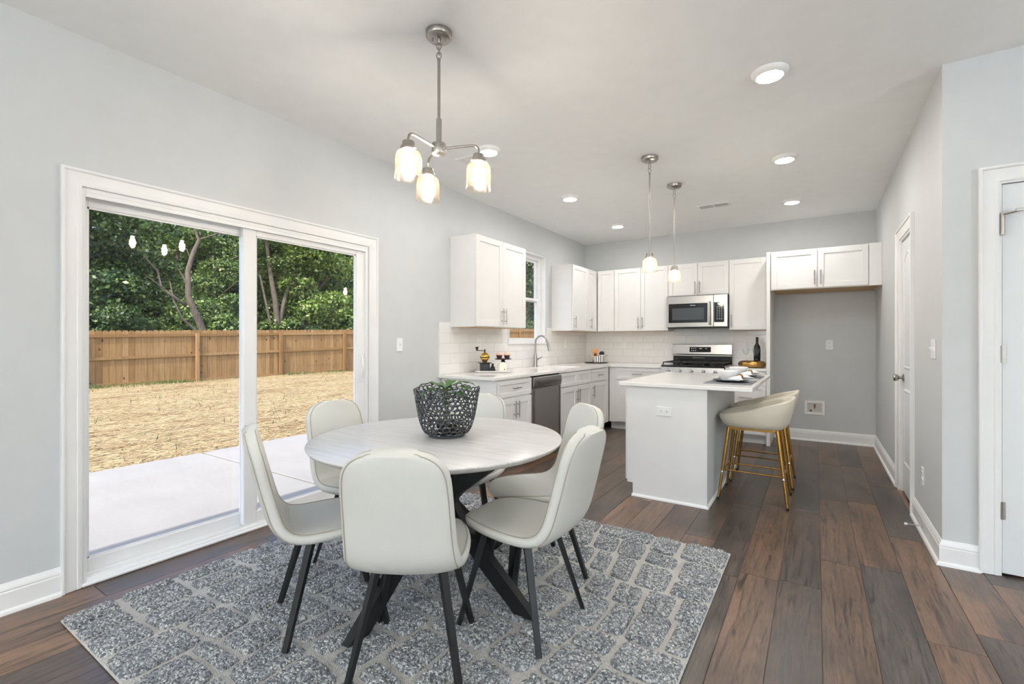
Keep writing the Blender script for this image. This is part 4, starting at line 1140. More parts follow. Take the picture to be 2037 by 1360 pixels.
# ------------------------------------------------------------------ bar stools
def make_stool(label):
    t = thing('bar_stool', label, 'bar stool', (0, 0, 0), 0, 'bar stools at the island')
    n = 56
    def bk_(ph):       # 0 at the front, 1 at the back
        x = (1 - math.cos(ph)) / 2
        return x
    def ring(k, zf):
        out = []
        for j in range(n):
            ph = 2 * PI * j / n; q = bk_(ph)
            sq = (abs(math.cos(ph)) ** 3.2 + abs(math.sin(ph)) ** 3.2) ** (-1 / 3.2)
            rx, ry = .235 * k, .245 * k
            x = math.sin(ph) * sq * rx; y = math.cos(ph) * sq * ry
            z = zf(q)
            lean = max(0, z - .60) * .16
            y -= lean * q; 
            out.append((x * (1 + .12 * max(0, z - .6)), y, z))
        return out
    rim = lambda q: .650 + .155 * (q ** 1.2)
    m = MB()
    m.loft([ring(.66, lambda q: .562), ring(.80, lambda q: .565), ring(.90, lambda q: .580), ring(.965, lambda q: .610), ring(1.0, lambda q: .6 + (rim(q) - .6) * .5), ring(1.0, lambda q: rim(q) - .008),
            ring(.98, lambda q: rim(q)), ring(.93, lambda q: rim(q) + .002), ring(.885, lambda q: rim(q) - .012), ring(.87, lambda q: .62 + (rim(q) - .63) * .3), ring(.8, lambda q: .625)], True, True)
    m.build('backrest', M['stool'], t, 60)
    m = MB(); m.loft([ring(.80, lambda q: .618), ring(.865, lambda q: .632), ring(.86, lambda q: .652), ring(.80, lambda q: .668), ring(.5, lambda q: .674), ring(.1, lambda q: .675)], True, True)
    m.build('seat', M['stool'], t, 60)
    top = .556
    m = MB(); fr_ = [(-.16, -.16), (.16, -.16), (.16, .16), (-.16, .16)]
    for i in range(4):
        a_, b_ = fr_[i], fr_[(i + 1) % 4]; m.bar((*a_, top), (*b_, top), .02, .016, side=(0, 0, 1))
    m.box(-.12, .12, -.12, .12, .552, .566)
    m.build('seat_frame', M['gold'], t)
    FXs, FYs = .205, .233
    def at(sx, sy, z):
        k = 1 - z / top
        return (sx * (.16 + (FXs - .16) * k), sy * (.165 + (FYs - .165) * k), z)
    for sx in (-1, 1):
        for sy in (-1, 1):
            l = MB().tube([at(sx, sy, top + .004), at(sx, sy, .3), at(sx, sy, .014)], [.0145, .0125, .0085], 14).build('leg', M['gold'], t, 50)
            MB().lathe([(.009, .001), (.010, .018), (.0, .019)], (at(sx, sy, 0)[0], at(sx, sy, 0)[1], 0), 12).build('foot_cap', M['rubber'], l, 40)
            p = at(sx, sy, .215); MB().lathe([(.0, sx * .0), (.009, sx * .0), (.009, sx * .016), (.0, sx * .018)], p, 12, 'x').build('bolt', M['chrome'], l, 40)
    for sy in (-1, 1): MB().tube([at(-1, sy, .215), at(1, sy, .215)], .006, 8).build('side_stretcher', M['gold'], t, 40)
    for s in (-1, 1):
        MB().tube([(s * .12, -FYs + .022, .215), (s * .12, FYs - .022, .215)], .006, 8).build('footrest', M['gold'], t, 40)
    return t
s1 = make_stool('nearer cream bar stool with gold legs at the island')
s1.location = (-.405, 4.115, 0); s1.rotation_euler.z = PI / 2
s2 = copy_tree(s1); s2.location = (-.395, 4.675, 0); s2['label'] = 'farther cream bar stool with gold legs, partly hidden by the nearer one'

# ------------------------------------------------------------------ light fixtures
def shade_parts(par, x, y, ztop, h_=.135, r=.061):
    """socket cup, seeded glass and filament bulb hanging below ztop"""
    sk_ = MB().lathe([(.0, 0), (.02, 0), (.027, -.004), (.029, -.012), (.029, -.026), (.036, -.028), (.038, -.036), (.034, -.042), (.0, -.042)], (x, y, ztop), 24).build('socket', M['nickel'], par, 40)
    g = MB().lathe([(.030, -.038), (.040, -.044), (.052, -.055), (r - .002, -.07), (r, -.09), (r, -.038 - h_ + .02), (r + .003, -.038 - h_), (r + .0015, -.0385 - h_), (r - .0015, -.038 - h_ + .02), (r - .0022, -.09), (r - .0042, -.071), (.0505, -.057), (.039, -.046), (.030, -.041)], (x, y, ztop), 32, cap0=False, cap1=False).build('glass_shade', M['shade'], sk_, 60)
    b = MB().lathe([(.012, -.042), (.0125, -.06), (.019, -.075), (.0225, -.092), (.02, -.115), (.012, -.135), (.0, -.142)], (x, y, ztop), 18).build('bulb', M['filament'], sk_, 60)
    return sk_
def canopy(par, x, y, r):
    cp_ = MB().lathe([(.0, 0), (r, 0), (r, -.022), (r - .004, -.028), (r - .01, -.032), (.0, -.034)], (x, y, ZC), 36).build('canopy', M['nickel'], par, 40)
    for s in (-1, 1): MB().lathe([(.0, -.044), (.003, -.043), (.004, -.032)], (x + s * r * .5 * math.cos(YAW), y + s * r * .5 * math.sin(YAW), ZC), 8).build('canopy_screw', M['nickel'], cp_, 40)
    return cp_
def link(m, c, L, wd_, ang, r=.0028):
    pts = []
    for k in range(16):
        t = 2 * PI * k / 16
        a_, z_ = wd_ / 2 * math.cos(t), (L / 2) * math.sin(t)
        pts.append((c[0] + a_ * math.cos(ang), c[1] + a_ * math.sin(ang), c[2] + z_))
    m.tube(pts, r, 6, True)
CX, CY = -1.556, 1.729
ch = thing('chandelier', 'three-light brushed nickel chandelier with seeded glass shades over the table', 'chandelier', (0, 0, 0))
canopy(ch, CX, CY, .064)
m = MB().lathe([(.010, -.034), (.010, -.05), (.006, -.056)], (CX, CY, ZC), 12)
for k, z_ in enumerate((2.676, 2.652, 2.629)): link(m, (CX, CY, z_), .036, .022, YAW + k * PI / 2)
m.build('chain', M['nickel'], ch, 60)
MB().lathe([(.009, 2.607), (.009, 2.615), (.0, 2.62)], (CX, CY, 0), 12).lathe([(.0075, 2.315), (.0075, 2.608)], (CX, CY, 0), 14).build('rod', M['nickel'], ch, 40)
MB().lathe([(.0, 2.318), (.0135, 2.316), (.0135, 2.195)], (CX, CY, 0), 18).build('sleeve', M['nickel'], ch, 40)
MB().lathe([(.0, 2.198), (.033, 2.196), (.035, 2.19), (.035, 2.152), (.033, 2.146), (.014, 2.144), (.014, 2.138), (.0, 2.136)], (CX, CY, 0), 28).build('hub', M['nickel'], ch, 40)
for la, de in ((-.115, -.162), (-.086, .176), (.196, -.013)):
    L_ = math.hypot(la, de); la, de = la / L_ * .197, de / L_ * .197
    sx_, sy_ = la * math.cos(YAW) - de * math.sin(YAW), la * math.sin(YAW) + de * math.cos(YAW)
    ux, uy = sx_ / .197, sy_ / .197
    pts = [(CX + ux * d_, CY + uy * d_, z_) for d_, z_ in ((.03, 2.172), (.10, 2.178), (.165, 2.183), (.182, 2.180), (.193, 2.17), (.197, 2.155), (.197, 2.135))]
    arm = MB().tube(pts, .0062, 10).build('arm', M['nickel'], ch, 50)
    shade_parts(arm, CX + sx_, CY + sy_, 2.142)
def pendant(label, x, y):
    t = thing('pendant_light', label, 'pendant light', (0, 0, 0), 0, 'pendant lights over the island')
    canopy(t, x, y, .067)
    m = MB().lathe([(.008, -.034), (.008, -.046)], (x, y, ZC), 12)
    link(m, (x, y, 2.672), .05, .02, YAW); link(m, (x, y, 2.632), .034, .03, YAW + .4)
    m.build('chain', M['nickel'], t, 60)
    MB().lathe([(.008, 2.60), (.008, 2.615), (.0, 2.62)], (x, y, 0), 12).lathe([(.0065, 1.95), (.0065, 2.605)], (x, y, 0), 12).build('rod', M['nickel'], t, 40)
    shade_parts(t, x, y, 1.953, .118)
pendant('nickel pendant light with glass shade over the near half of the island', -1.153, 3.853)
pendant('nickel pendant light with glass shade over the far half of the island', -1.153, 4.655)
def downlight(label, x, y, group):
    t = thing('ceiling_light', label, 'ceiling light', (x, y, ZC), 0, group)
    MB().lathe([(.095, 0), (.093, -.008), (.076, -.027), (.068, -.029), (.066, -.024)], n=40, cap1=False).build('trim_ring', M['trim'], t, 40)
    MB().lathe([(.068, -.024), (.046, -.0285), (.0, -.030)], n=36).build('lens', M['lens'], t, 60)
G1 = 'round ceiling lights over the kitchen'
for x, y, lb in ((-2.175, 3.0, 'round white ceiling light just behind the chandelier'), (-2.175, 4.46, 'round white ceiling light over the counter left of the sink'),
                 (-2.175, 5.87, 'round white ceiling light nearest the corner cabinets'), (-.22, 3.0, 'largest round white ceiling light at upper right'),
                 (-.22, 4.46, 'round white ceiling light above the bar stools'), (-.22, 5.87, 'round white ceiling light in front of the fridge space')):
    downlight(lb, x, y, G1)
for x, y, lb in ((-2.0, -1.0, 'nearer the patio door, front row'), (-2.0, -3.2, 'nearer the patio door, rear row'), (.6, -1.0, 'middle, front row'), (.6, -3.2, 'middle, rear row'), (3.0, -1.0, 'far right, front row'), (3.0, -3.2, 'far right, rear row'), (2.4, 1.8, 'beside the flush door')):
    downlight('added round white ceiling light, unseen in the living room, ' + lb, x, y, 'added round ceiling lights, unseen in the living room')  # out-of-view copies of the kitchen lights, added for more light

# floor-standing fill lamps added out of view behind the viewer to brighten the room
def added_fill_lamp(label, x, y):
    t = thing('added_fill_lamp', label, 'added fill lamp', (x, y, 0), 0, 'added fill lamps behind the viewer')
    MB().lathe([(.0, .001), (.15, .001), (.15, .018), (.02, .028), (.0, .028)], n=28).build('base', M['black_metal'], t, 40)
    MB().lathe([(.011, .026), (.011, 1.62)], n=12).build('pole', M['black_metal'], t, 40)
    MB().lathe([(.24, 1.36), (.21, 1.70), (.207, 1.70), (.237, 1.36)], n=36, cap0=False, cap1=False).build('drum_shade', M['drum'], t, 60)
    MB().lathe([(.0, 1.690), (.2, 1.690), (.2, 1.696), (.0, 1.696)], n=36).build('fill_uplight', M['drum_top'], t, 40)  # glowing disc added to throw light onto the ceiling
for x, y, lb in ((-1.2, -3.2, 'added black fill lamp with lit drum shade, unseen behind the viewer, nearer the patio door'), (.6, -4.1, 'added black fill lamp with lit drum shade, unseen between the rear windows'),
                 (3.5, -3.6, 'added black fill lamp with lit drum shade, unseen in the far rear corner'), (3.6, .8, 'added black fill lamp with lit drum shade, unseen at the far right wall')):
    added_fill_lamp(lb, x, y)

def ceiling_vent(label, x0, x1, y0, y1, along):
    t = thing('ceiling_vent', label, 'vent', ((x0 + x1) / 2, (y0 + y1) / 2, ZC))
    hx, hy = (x1 - x0) / 2, (y1 - y0) / 2; f = .022
    MB().box(-hx, hx, -hy, -hy + f, -.007, 0, .002).box(-hx, hx, hy - f, hy, -.007, 0, .002).box(-hx, -hx + f, -hy + f, hy - f, -.007, 0, .002).box(hx - f, hx, -hy + f, hy - f, -.007, 0, .002).build('frame', M['trim'], t)
    MB().box(-hx + f, hx - f, -hy + f, hy - f, -.0012, -.0002).build('duct', M['cabdark'], t)
    if along == 'x': MB().box(-.008, .008, -hy + f, hy - f, -.006, -.0015).build('divider', M['trim'], t)
    n = 22 if along == 'x' else 9
    Ls = (2 * (hx - f)) if along == 'x' else (2 * (hx - f))
    me = MB()
    if along == 'x': me.bar((0, -hy + f, -.0045), (0, hy - f, -.0045), .008, .0016, side=(.7, 0, .7))
    else: me.bar((0, -hy + f, -.0045), (0, hy - f, -.0045), .014, .0016, side=(.7, 0, .7))
    me = me.mesh('slat'); me.materials.append(M['trim'])
    for i in range(n): obj('slat', me, None, t, (-hx + f + Ls * (i + .5) / n, 0, 0))
ceiling_vent('white ceiling vent behind the chandelier', -2.526, -2.32, 3.005, 3.355, 'y')
ceiling_vent('white ceiling vent in front of the stove', -1.127, -.79, 5.53, 5.70, 'x')

# ------------------------------------------------------------------ rug
RX_0, RX_1, RY_0, RY_1 = -2.76, -.41, .63, 2.925
rug = thing('area_rug', 'grey shag rug with raised stone-shaped patches under the table', 'rug', (0, 0, 0))
MB().box(RX_0, RX_1, RY_0, RY_1, .0005, .010, .004).build('rug_base', M['loop'], rug)
rng = random.Random(5)
cells = []
def split(x0, x1, y0, y1, d):
    w_, h_ = x1 - x0, y1 - y0
    big = max(w_, h_)
    if (big < .46 and w_ * h_ < .06 and (d > 4 or rng.random() < .45)) or big < .2:
        cells.append((x0, x1, y0, y1)); return
    r = .36 + .28 * rng.random()
    if w_ > h_ * (.85 + .3 * rng.random()): split(x0, x0 + w_ * r, y0, y1, d + 1); split(x0 + w_ * r, x1, y0, y1, d + 1)
    else: split(x0, x1, y0, y0 + h_ * r, d + 1); split(x0, x1, y0 + h_ * r, y1, d + 1)
split(RX_0 + .004, RX_1 - .004, RY_0 + .004, RY_1 - .004, 0)
def warp(x, y):
    ex = min(1, min(x - RX_0, RX_1 - x) / .12); ey = min(1, min(y - RY_0, RY_1 - y) / .12)
    return (x + max(0, ex) * (.035 * math.sin(3.1 * y + 1.2) + .02 * math.sin(7 * x + 4 * y)),
            y + max(0, ey) * (.035 * math.sin(2.7 * x + .4) + .02 * math.sin(6 * y - 5 * x)))
for (x0, x1, y0, y1) in cells:
    w_, h_ = x1 - x0, y1 - y0
    g = .010 + .007 * rng.random()
    gx0, gx1, gy0, gy1 = [g if rng.random() > .25 else g * .5 for _ in range(4)]
    if x0 < RX_0 + .01: gx0 = .0
    if x1 > RX_1 - .01: gx1 = .0
    if y0 < RY_0 + .01: gy0 = .0
    if y1 > RY_1 - .01: gy1 = .0
    x0 += gx0; x1 -= gx1; y0 += gy0; y1 -= gy1
    nx, ny = max(8, int((x1 - x0) / .0075)), max(8, int((y1 - y0) / .0075))
    rc = .20 * min(x1 - x0, y1 - y0)
    hx, hy, cx, cyy = (x1 - x0) / 2, (y1 - y0) / 2, (x0 + x1) / 2, (y0 + y1) / 2
    gv = rng.random() < .55; gp = [rng.uniform(-.6, .6) for _ in range(2)]
    vs = []; fs = []
    for j in range(ny + 1):
        for i in range(nx + 1):
            u, v = -1 + 2 * i / nx, -1 + 2 * j / ny
            # squash the square grid towards a rounded rectangle
            ux, uy = u * hx, v * hy
            qx, qy = max(0, abs(ux) - (hx - rc)), max(0, abs(uy) - (hy - rc))
            dl = math.hypot(qx, qy)
            if qx > 0 and qy > 0:
                m_ = max(qx, qy) / dl
                ux = math.copysign(hx - rc + qx * m_, ux); uy = math.copysign(hy - rc + qy * m_, uy)
            ed = min(hx - abs(u * hx), hy - abs(v * hy))
            prof_ = min(1, ed / .016) ; prof_ = math.sqrt(max(0, 1 - (1 - prof_) ** 2))
            z = .009 + .017 * prof_
            if gv:
                for q in gp:
                    dd = abs((uy - q * hy) if hx > hy else (ux - q * hx))
                    z -= .006 * math.exp(-(dd / .008) ** 2) * prof_
            if 0 < i < nx and 0 < j < ny:
                z += rng.uniform(-.0035, .0035); ux += rng.uniform(-.003, .003); uy += rng.uniform(-.003, .003)
            X_, Y_ = warp(cx + ux, cyy + uy)
            vs.append((X_, Y_, z))
    for j in range(ny):
        for i in range(nx):
            a_ = j * (nx + 1) + i; fs.append((a_, a_ + 1, a_ + nx + 2, a_ + nx + 1))
    me = bpy.data.meshes.new('rug_patch'); me.from_pydata(vs, [], fs); me.update()
    obj('rug_patch', me, M['tuft'], rug)

# ------------------------------------------------------------------ dining table
TCX, TCY, TZ = -1.565, 1.737, .755
RUGZ = .0265
tb = thing('dining_table', 'round whitewashed dining table on a black crossed steel base', 'table', (TCX, TCY, 0))
MB().lathe([(.0, TZ - .03), (.575, TZ - .03), (.598, TZ - .018), (.607, TZ - .006), (.606, TZ - .002), (.602, TZ), (.0, TZ)], n=96).build('tabletop', M['tabletop'], tb, 30)
for k in range(4):
    an = k * PI / 2 + .02
    ca, sa = math.cos(an), math.sin(an)
    path = [(.40, .724), (.30, .66), (.13, .535), (.085, .49), (.07, .45), (.085, .41), (.12, .365), (.30, .20), (.505, .024)]
    rings = []
    for i, (r_, z_) in enumerate(path):
        p = Vector((r_, z_))
        d_ = (Vector(path[min(i + 1, len(path) - 1)]) - Vector(path[max(i - 1, 0)])).normalized()
        nrm = Vector((-d_.y, d_.x)) * .0375
        th = .021
        if i == 0: nrm = Vector((-.052, 0)) ; 
        if i == len(path) - 1: nrm = Vector((.052, 0)) * (1 if nrm.x > 0 else -1)
        ring = []
        for s, t_ in ((1, -1), (1, 1), (-1, 1), (-1, -1)):
            q = p + nrm * s
            ring.append((q.x * ca - t_ * th * sa, q.x * sa + t_ * th * ca, q.y))
        rings.append(ring)
    MB().loft(rings).build('leg', M['black_metal'], tb, 35)
MB().lathe([(.0, .455), (.06, .455), (.06, .515), (.088, .52), (.09, .53), (.086, .534), (.0, .534)], n=36).build('hub', M['black_metal'], tb, 40)
MB().lathe([(.0, .716), (.16, .716), (.16, .7245), (.0, .7245)], n=32).build('mounting_plate', M['black_metal'], tb, 40)

# ------------------------------------------------------------------ dining chairs
SP = [(.248, .440, .055), (.246, .448, .078), (.240, .455, .098), (.228, .462, .120), (.208, .468, .141), (.17, .473, .168), (.10, .473, .196), (.02, .469, .212), (-.06, .465, .215), (-.12, .465, .211), (-.16, .476, .206),
      (-.188, .502, .200), (-.205, .54, .195), (-.222, .60, .191), (-.24, .67, .188), (-.257, .74, .185), (-.268, .785, .181), (-.276, .815, .173), (-.281, .838, .158), (-.2845, .855, .138), (-.287, .867, .112), (-.288, .873, .085)]
def cr(pts, sub):
    out = []
    for i in range(len(pts) - 1):
        p0 = np.array(pts[max(i - 1, 0)]); p1 = np.array(pts[i]); p2 = np.array(pts[i + 1]); p3 = np.array(pts[min(i + 2, len(pts) - 1)])
        for k in range(sub):
            t = k / sub
            out.append(.5 * ((2 * p1) + (p2 - p0) * t + (2 * p0 - 5 * p1 + 4 * p2 - p3) * t * t + (3 * p1 - p0 - 3 * p2 + p3) * t ** 3))
    out.append(np.array(pts[-1])); return out
def chair_sections():
    st_ = cr(SP, 2); secs = []; edge_in = []; edge_out = []
    TH_ = .058; nseg = 32
    for i, (y, z, hw) in enumerate(st_):
        a_ = st_[max(i - 1, 0)]; b_ = st_[min(i + 1, len(st_) - 1)]
        d_ = Vector((b_[0] - a_[0], b_[1] - a_[1])).normalized()
        nrm = Vector((d_.y, -d_.x))           # towards the sitter (up over the seat, forward on the back)
        if nrm.dot(Vector((.5, .8))) < 0: nrm = -nrm
        f_ = i / (len(st_) - 1)
        endk = min(1, i / 6 + .84, (len(st_) - 1 - i) / 6 + .84)
        th = TH_ * endk
        dish = .016 * math.sin(PI * min(1, max(0, f_)))
        sec = []
        for j in range(nseg):
            t = 2 * PI * j / nseg
            c_, s_ = math.cos(t), math.sin(t)
            x = hw * math.copysign(abs(c_) ** .5, c_)
            tt = th / 2 * math.copysign(abs(s_) ** .62, s_)
            off = tt - th / 2 + dish * (x / hw) ** 2 - dish * .5
            sec.append((x, y + nrm.x * off, z + nrm.y * off))
        secs.append(sec)
        def ed(sgn, up):
            x = hw * .93 * sgn; tt = th / 2 * .655 * (1 if up else -1)
            off = tt - th / 2 + dish * .865 - dish * .5 + (.0008 if up else -.0008)
            return (x * 1.004, y + nrm.x * off, z + nrm.y * off)
        edge_in.append((ed(1, True), ed(-1, True))); edge_out.append((ed(1, False), ed(-1, False)))
    return secs, edge_in, edge_out
SECS, EIN, EOUT = chair_sections()
def end_cap(sec, nxt):
    c = np.mean(sec, 0); d = c - np.mean(nxt, 0); d = d / np.linalg.norm(d)
    return [tuple(c + (np.array(p) - c) * .8 + d * .007) for p in sec]
CAP0, CAP1 = end_cap(SECS[0], SECS[2]), end_cap(SECS[-1], SECS[-3])
def make_chair():
    t = thing('dining_chair', '', 'chair', (0, 0, 0), 0, 'dining chairs around the round table')
    cut = 20
    MB().loft([CAP0] + SECS[:cut + 1]).build('seat', M['leather'], t, 60)
    b_ = MB().loft(SECS[cut:] + [CAP1]).build('backrest', M['leather'], t, 60)
    for E_, cl in ((EIN, True), (EOUT[cut:], False)):
        pts = [e[0] for e in E_] + [e[1] for e in reversed(E_)]
        MB().tube(pts, .0021, 6, cl).build('piping', M['piping'], t, 60)
    MB().box(-.10, .10, -.10, .12, .397, .411).box(-.125, .125, -.115, -.085, .395, .411).box(-.125, .125, .10, .13, .395, .411).build('seat_frame', M['black_metal'], t)
    for sx in (-1, 1):
        for sy in (-1, 1):
            MB().bar((sx * .118, sy * .105 + .01, .406), (sx * .196, sy * .196, RUGZ - .003), .03, .021, .022, .017, side=(sx * 1, -sy * 1, 0)).build('leg', M['black_metal'], t)
    return t
ch0 = make_chair()
chairs = [(0, .488, 'cream upholstered dining chair at right of the table, its seat turned toward the patio door', 0),
          (53, .52, 'cream dining chair at far right of the table, partly behind another chair', 0),
          (113, .53, 'cream dining chair on the far side mostly hidden behind the patterned basket', 0),
          (180, .525, 'cream dining chair at far left, in front of the sliding glass panel', 0),
          (242, .498, 'cream dining chair at near left of the table, seen from its side', 0),
          (302, .505, 'cream dining chair nearest the viewer, seen from behind', 0)]
for i, (an, r_, lb, tw_) in enumerate(chairs):
    c_ = ch0 if i == 0 else copy_tree(ch0)
    t = math.radians(an)
    c_.location = (TCX + r_ * math.cos(t), TCY + r_ * math.sin(t), 0)
    c_.rotation_euler.z = t + PI / 2 + math.radians(tw_)
    c_['label'] = lb

# ------------------------------------------------------------------ basket with plant on the table
BX, BY = -1.545, 1.775
bs = thing('basket_vase', 'charcoal openwork metal basket on the dining table', 'basket', (BX, BY, TZ), .3)
prof_b = cr([(.088, .010), (.108, .022), (.124, .05), (.136, .09), (.146, .14), (.154, .19), (.162, .232)], 6)
ls = [0]
for i in range(1, len(prof_b)): ls.append(ls[-1] + float(np.linalg.norm(prof_b[i] - prof_b[i - 1])))
def prof_at(s_):
    s_ = min(max(s_, 0), ls[-1]); i = max(0, min(len(ls) - 2, int(np.searchsorted(ls, s_)) - 1))
    f_ = (s_ - ls[i]) / (ls[i + 1] - ls[i]); p = prof_b[i] * (1 - f_) + prof_b[i + 1] * f_
    d_ = prof_b[i + 1] - prof_b[i]; return p, d_ / np.linalg.norm(d_)
m = MB(); br = random.Random(3); rows = 11; s0_, s1_ = .008, ls[-1] - .008
for r in range(rows):
    s_ = s0_ + (s1_ - s0_) * r / (rows - 1)
    p, d_ = prof_at(s_)
    n_ = 32 if r > 3 else 27
    circ = 2 * PI * p[0] / n_
    dv = (s1_ - s0_) / (rows - 1)
    for k in range(n_):
        ph = 2 * PI * (k + (.5 if r % 2 else 0)) / n_ + br.uniform(-.03, .03)
        a_ = circ * .56 * br.uniform(.9, 1.12); b_ = dv * .60 * br.uniform(.85, 1.15)
        sj = s_ + br.uniform(-.004, .004) + (.006 * math.sin(ph * 5) if r == rows - 1 else 0)
        tl = br.uniform(-.5, .5)
        pts = []
        for q in range(10):
            t = 2 * PI * q / 10
            e, g_ = a_ * math.cos(t), b_ * math.sin(t)
            e, g_ = e * math.cos(tl) - g_ * math.sin(tl), e * math.sin(tl) + g_ * math.cos(tl)
            pp, _ = prof_at(sj + g_); extra = max(0, sj + g_ - ls[-1])
            pts.append((pp[0] * math.cos(ph + e / pp[0]) + 0, pp[0] * math.sin(ph + e / pp[0]), pp[1] + extra))
        m.tube(pts, .0033, 5, True)
m.build('lattice', M['basket'], bs, 60)
MB().lathe([(.0, .001), (.08, .001), (.093, .006), (.094, .014), (.086, .016), (.08, .008), (.0, .006)], n=36).build('base', M['basket'], bs, 50)
pt = thing('leafy_plant', 'green leafy plant growing in the charcoal basket', 'plant', (BX, BY, TZ + .0085))
LIFT = .035
MB().lathe([(.0, 0), (.045, 0), (.055, .06), (.05, .06), (.0, .058)], n=20).build('nursery_pot', M['soil'], pt, 40)
lr = random.Random(8)
def leaf(ph, elev, L_, W_, z0, r0):
    z0 += LIFT
    m = MB(); sp_ = []; n_ = 8
    dx, dy = math.cos(ph), math.sin(ph); px_, py_ = -dy, dx
    vs = []; fs = []
    for i in range(n_ + 1):
        t = i / n_
        r_ = r0 + L_ * t * math.cos(elev); z_ = z0 + L_ * (t * math.sin(elev) + .25 * t - .55 * t * t)
        hw = W_ * math.sin(PI * min(1, t * .92 + .06)) ** .8 * (1 + .16 * math.sin(i * 2.4))
        for s in (-1, 0, 1): vs.append((dx * r_ + px_ * hw * s, dy * r_ + py_ * hw * s, z_ + (.16 * hw if s else 0) + .003 * math.sin(i * 2.2 + s)))
    for i in range(n_):
        for s in range(2):
            a_ = i * 3 + s; fs.append((a_, a_ + 1, a_ + 4, a_ + 3))
    k = len(vs); vs += [(x, y, z - .0012) for x, y, z in vs]; fs += [tuple(reversed([q + k for q in f])) for f in fs]
    m.add(vs, fs)
    m2 = MB().tube([(0, 0, .055), (dx * r0 * .4, dy * r0 * .4, z0 * .6 + .03), (dx * r0, dy * r0, z0)], .003, 6)
    m.build('leaf', M['plantleaf'], pt, 60); m2.build('stem', M['stem'], pt, 60)
lay = [(YAW + .2, .35, .13, .032, .2, .02), (YAW - .3, .2, .12, .03, .19, .025), (YAW + PI - .1, .25, .14, .034, .2, .02), (YAW + PI + .5, .1, .12, .03, .185, .02), (YAW + 1.4, .5, .1, .028, .2, .02),
       (YAW - 1.5, .5, .09, .028, .19, .02), (YAW + 2.4, .4, .11, .03, .19, .02), (YAW - .8, .1, .11, .03, .17, .03), (YAW + 2.9, .0, .1, .028, .17, .03)]
for a_ in lay: leaf(*a_)

# ------------------------------------------------------------------ outdoors: patio, yard, fence
PZ = -.10
pa = MB().box(-6.14, XL - T, -6, 12, -.5, PZ - .03).build('patio_base', M['joint']); struct(pa, 'pale concrete patio outside the sliding door', 'patio')
for y0, y1 in ((-6, -.36), (-.34, 2.63), (2.655, 5.6), (5.625, 12)):
    MB().box(-6.14, XL - T - .01, y0, y1, -.14, PZ, .006).build('slab', M['concrete'], pa)
gv = []; gf = []
gr_ = random.Random(2)
gxs = np.concatenate([np.linspace(-6.15, -18, 60), np.linspace(-18.5, -140, 30)]); gys = np.concatenate([np.linspace(-60, -2, 12), np.linspace(-1.5, 24, 90), np.linspace(25, 140, 24)])
for y in gys:
    for x in gxs:
        t = min(1, max(0, (-x - 6.14) / 11))
        z = -.125 + .055 * t + (.012 * math.sin(x * 2.3 + y * .8) + .012 * math.sin(y * 2.9 - x) if -17 < x < -6.4 else 0) + (max(0, -x - 40) * .03 if x < -40 else 0)
        gv.append((float(x), float(y), z))
nx_ = len(gxs)
for j in range(len(gys) - 1):
    for i in range(nx_ - 1):
        a_ = j * nx_ + i; gf.append((a_, a_ + 1, a_ + nx_ + 1, a_ + nx_))
me = bpy.data.meshes.new('yard'); me.from_pydata(gv, [], gf); fix_normals(me)
yd = obj('yard', me, M['straw']); struct(yd, 'straw covered bare yard between the patio and the fence', 'ground')
fl2 = MB().box(-6.14, 60, -60, -6, -.5, -.13).box(XF + T, 60, -6, 60, -.5, -.13).box(-6.14, XF + T, 12, 60, -.5, -.13).box(XL - T, XF + T, -6, YR - T, -.5, -.12).box(XL - T, XF + T, YB + T, 12, -.5, -.12).build('lawn', M['straw'])
struct(fl2, 'ground around the house', 'ground')

def strands(name, n, gen, mat, label, cat):
    vs = np.zeros((n * 4, 3)); q = np.arange(n * 4).reshape(n, 4)
    rs = np.random.RandomState(4)
    vs[:] = gen(rs, n).reshape(-1, 3)
    me = bpy.data.meshes.new(name); me.from_pydata(vs.tolist(), [], q.tolist()); me.update()
    o = obj(name, me, mat); o['kind'] = 'stuff'; o['label'] = label; o['category'] = cat
    return o
def straw_gen(rs, n):
    x = -6.16 - 10.6 * rs.rand(n) ** 1.5; y = .6 + rs.rand(n) * 16.5
    keep = rs.rand(n) < 1
    an = rs.normal(1.3, .7, n); L = .04 + .10 * rs.rand(n); wd = .0022 + .002 * rs.rand(n)
    z = -.125 + .055 * np.clip((-x - 6.14) / 11, 0, 1) + .012 * np.sin(x * 2.3 + y * .8) + .012 * np.sin(y * 2.9 - x) + .006 + .02 * rs.rand(n)
    dx, dy = np.cos(an) * L, np.sin(an) * L; dz = rs.normal(0, .012, n)
    px, py = -np.sin(an) * wd * 1.6, np.cos(an) * wd * 1.6
    P = np.stack([np.stack([x - px, y - py, z], 1), np.stack([x + px, y + py, z + .002], 1), np.stack([x + dx + px * .5, y + dy + py * .5, z + dz + .002], 1), np.stack([x + dx - px * .5, y + dy - py * .5, z + dz], 1)], 1)
    return P
strands('straw_cover', 60000, straw_gen, M['strand'], 'loose golden straw strewn over the yard', 'straw')
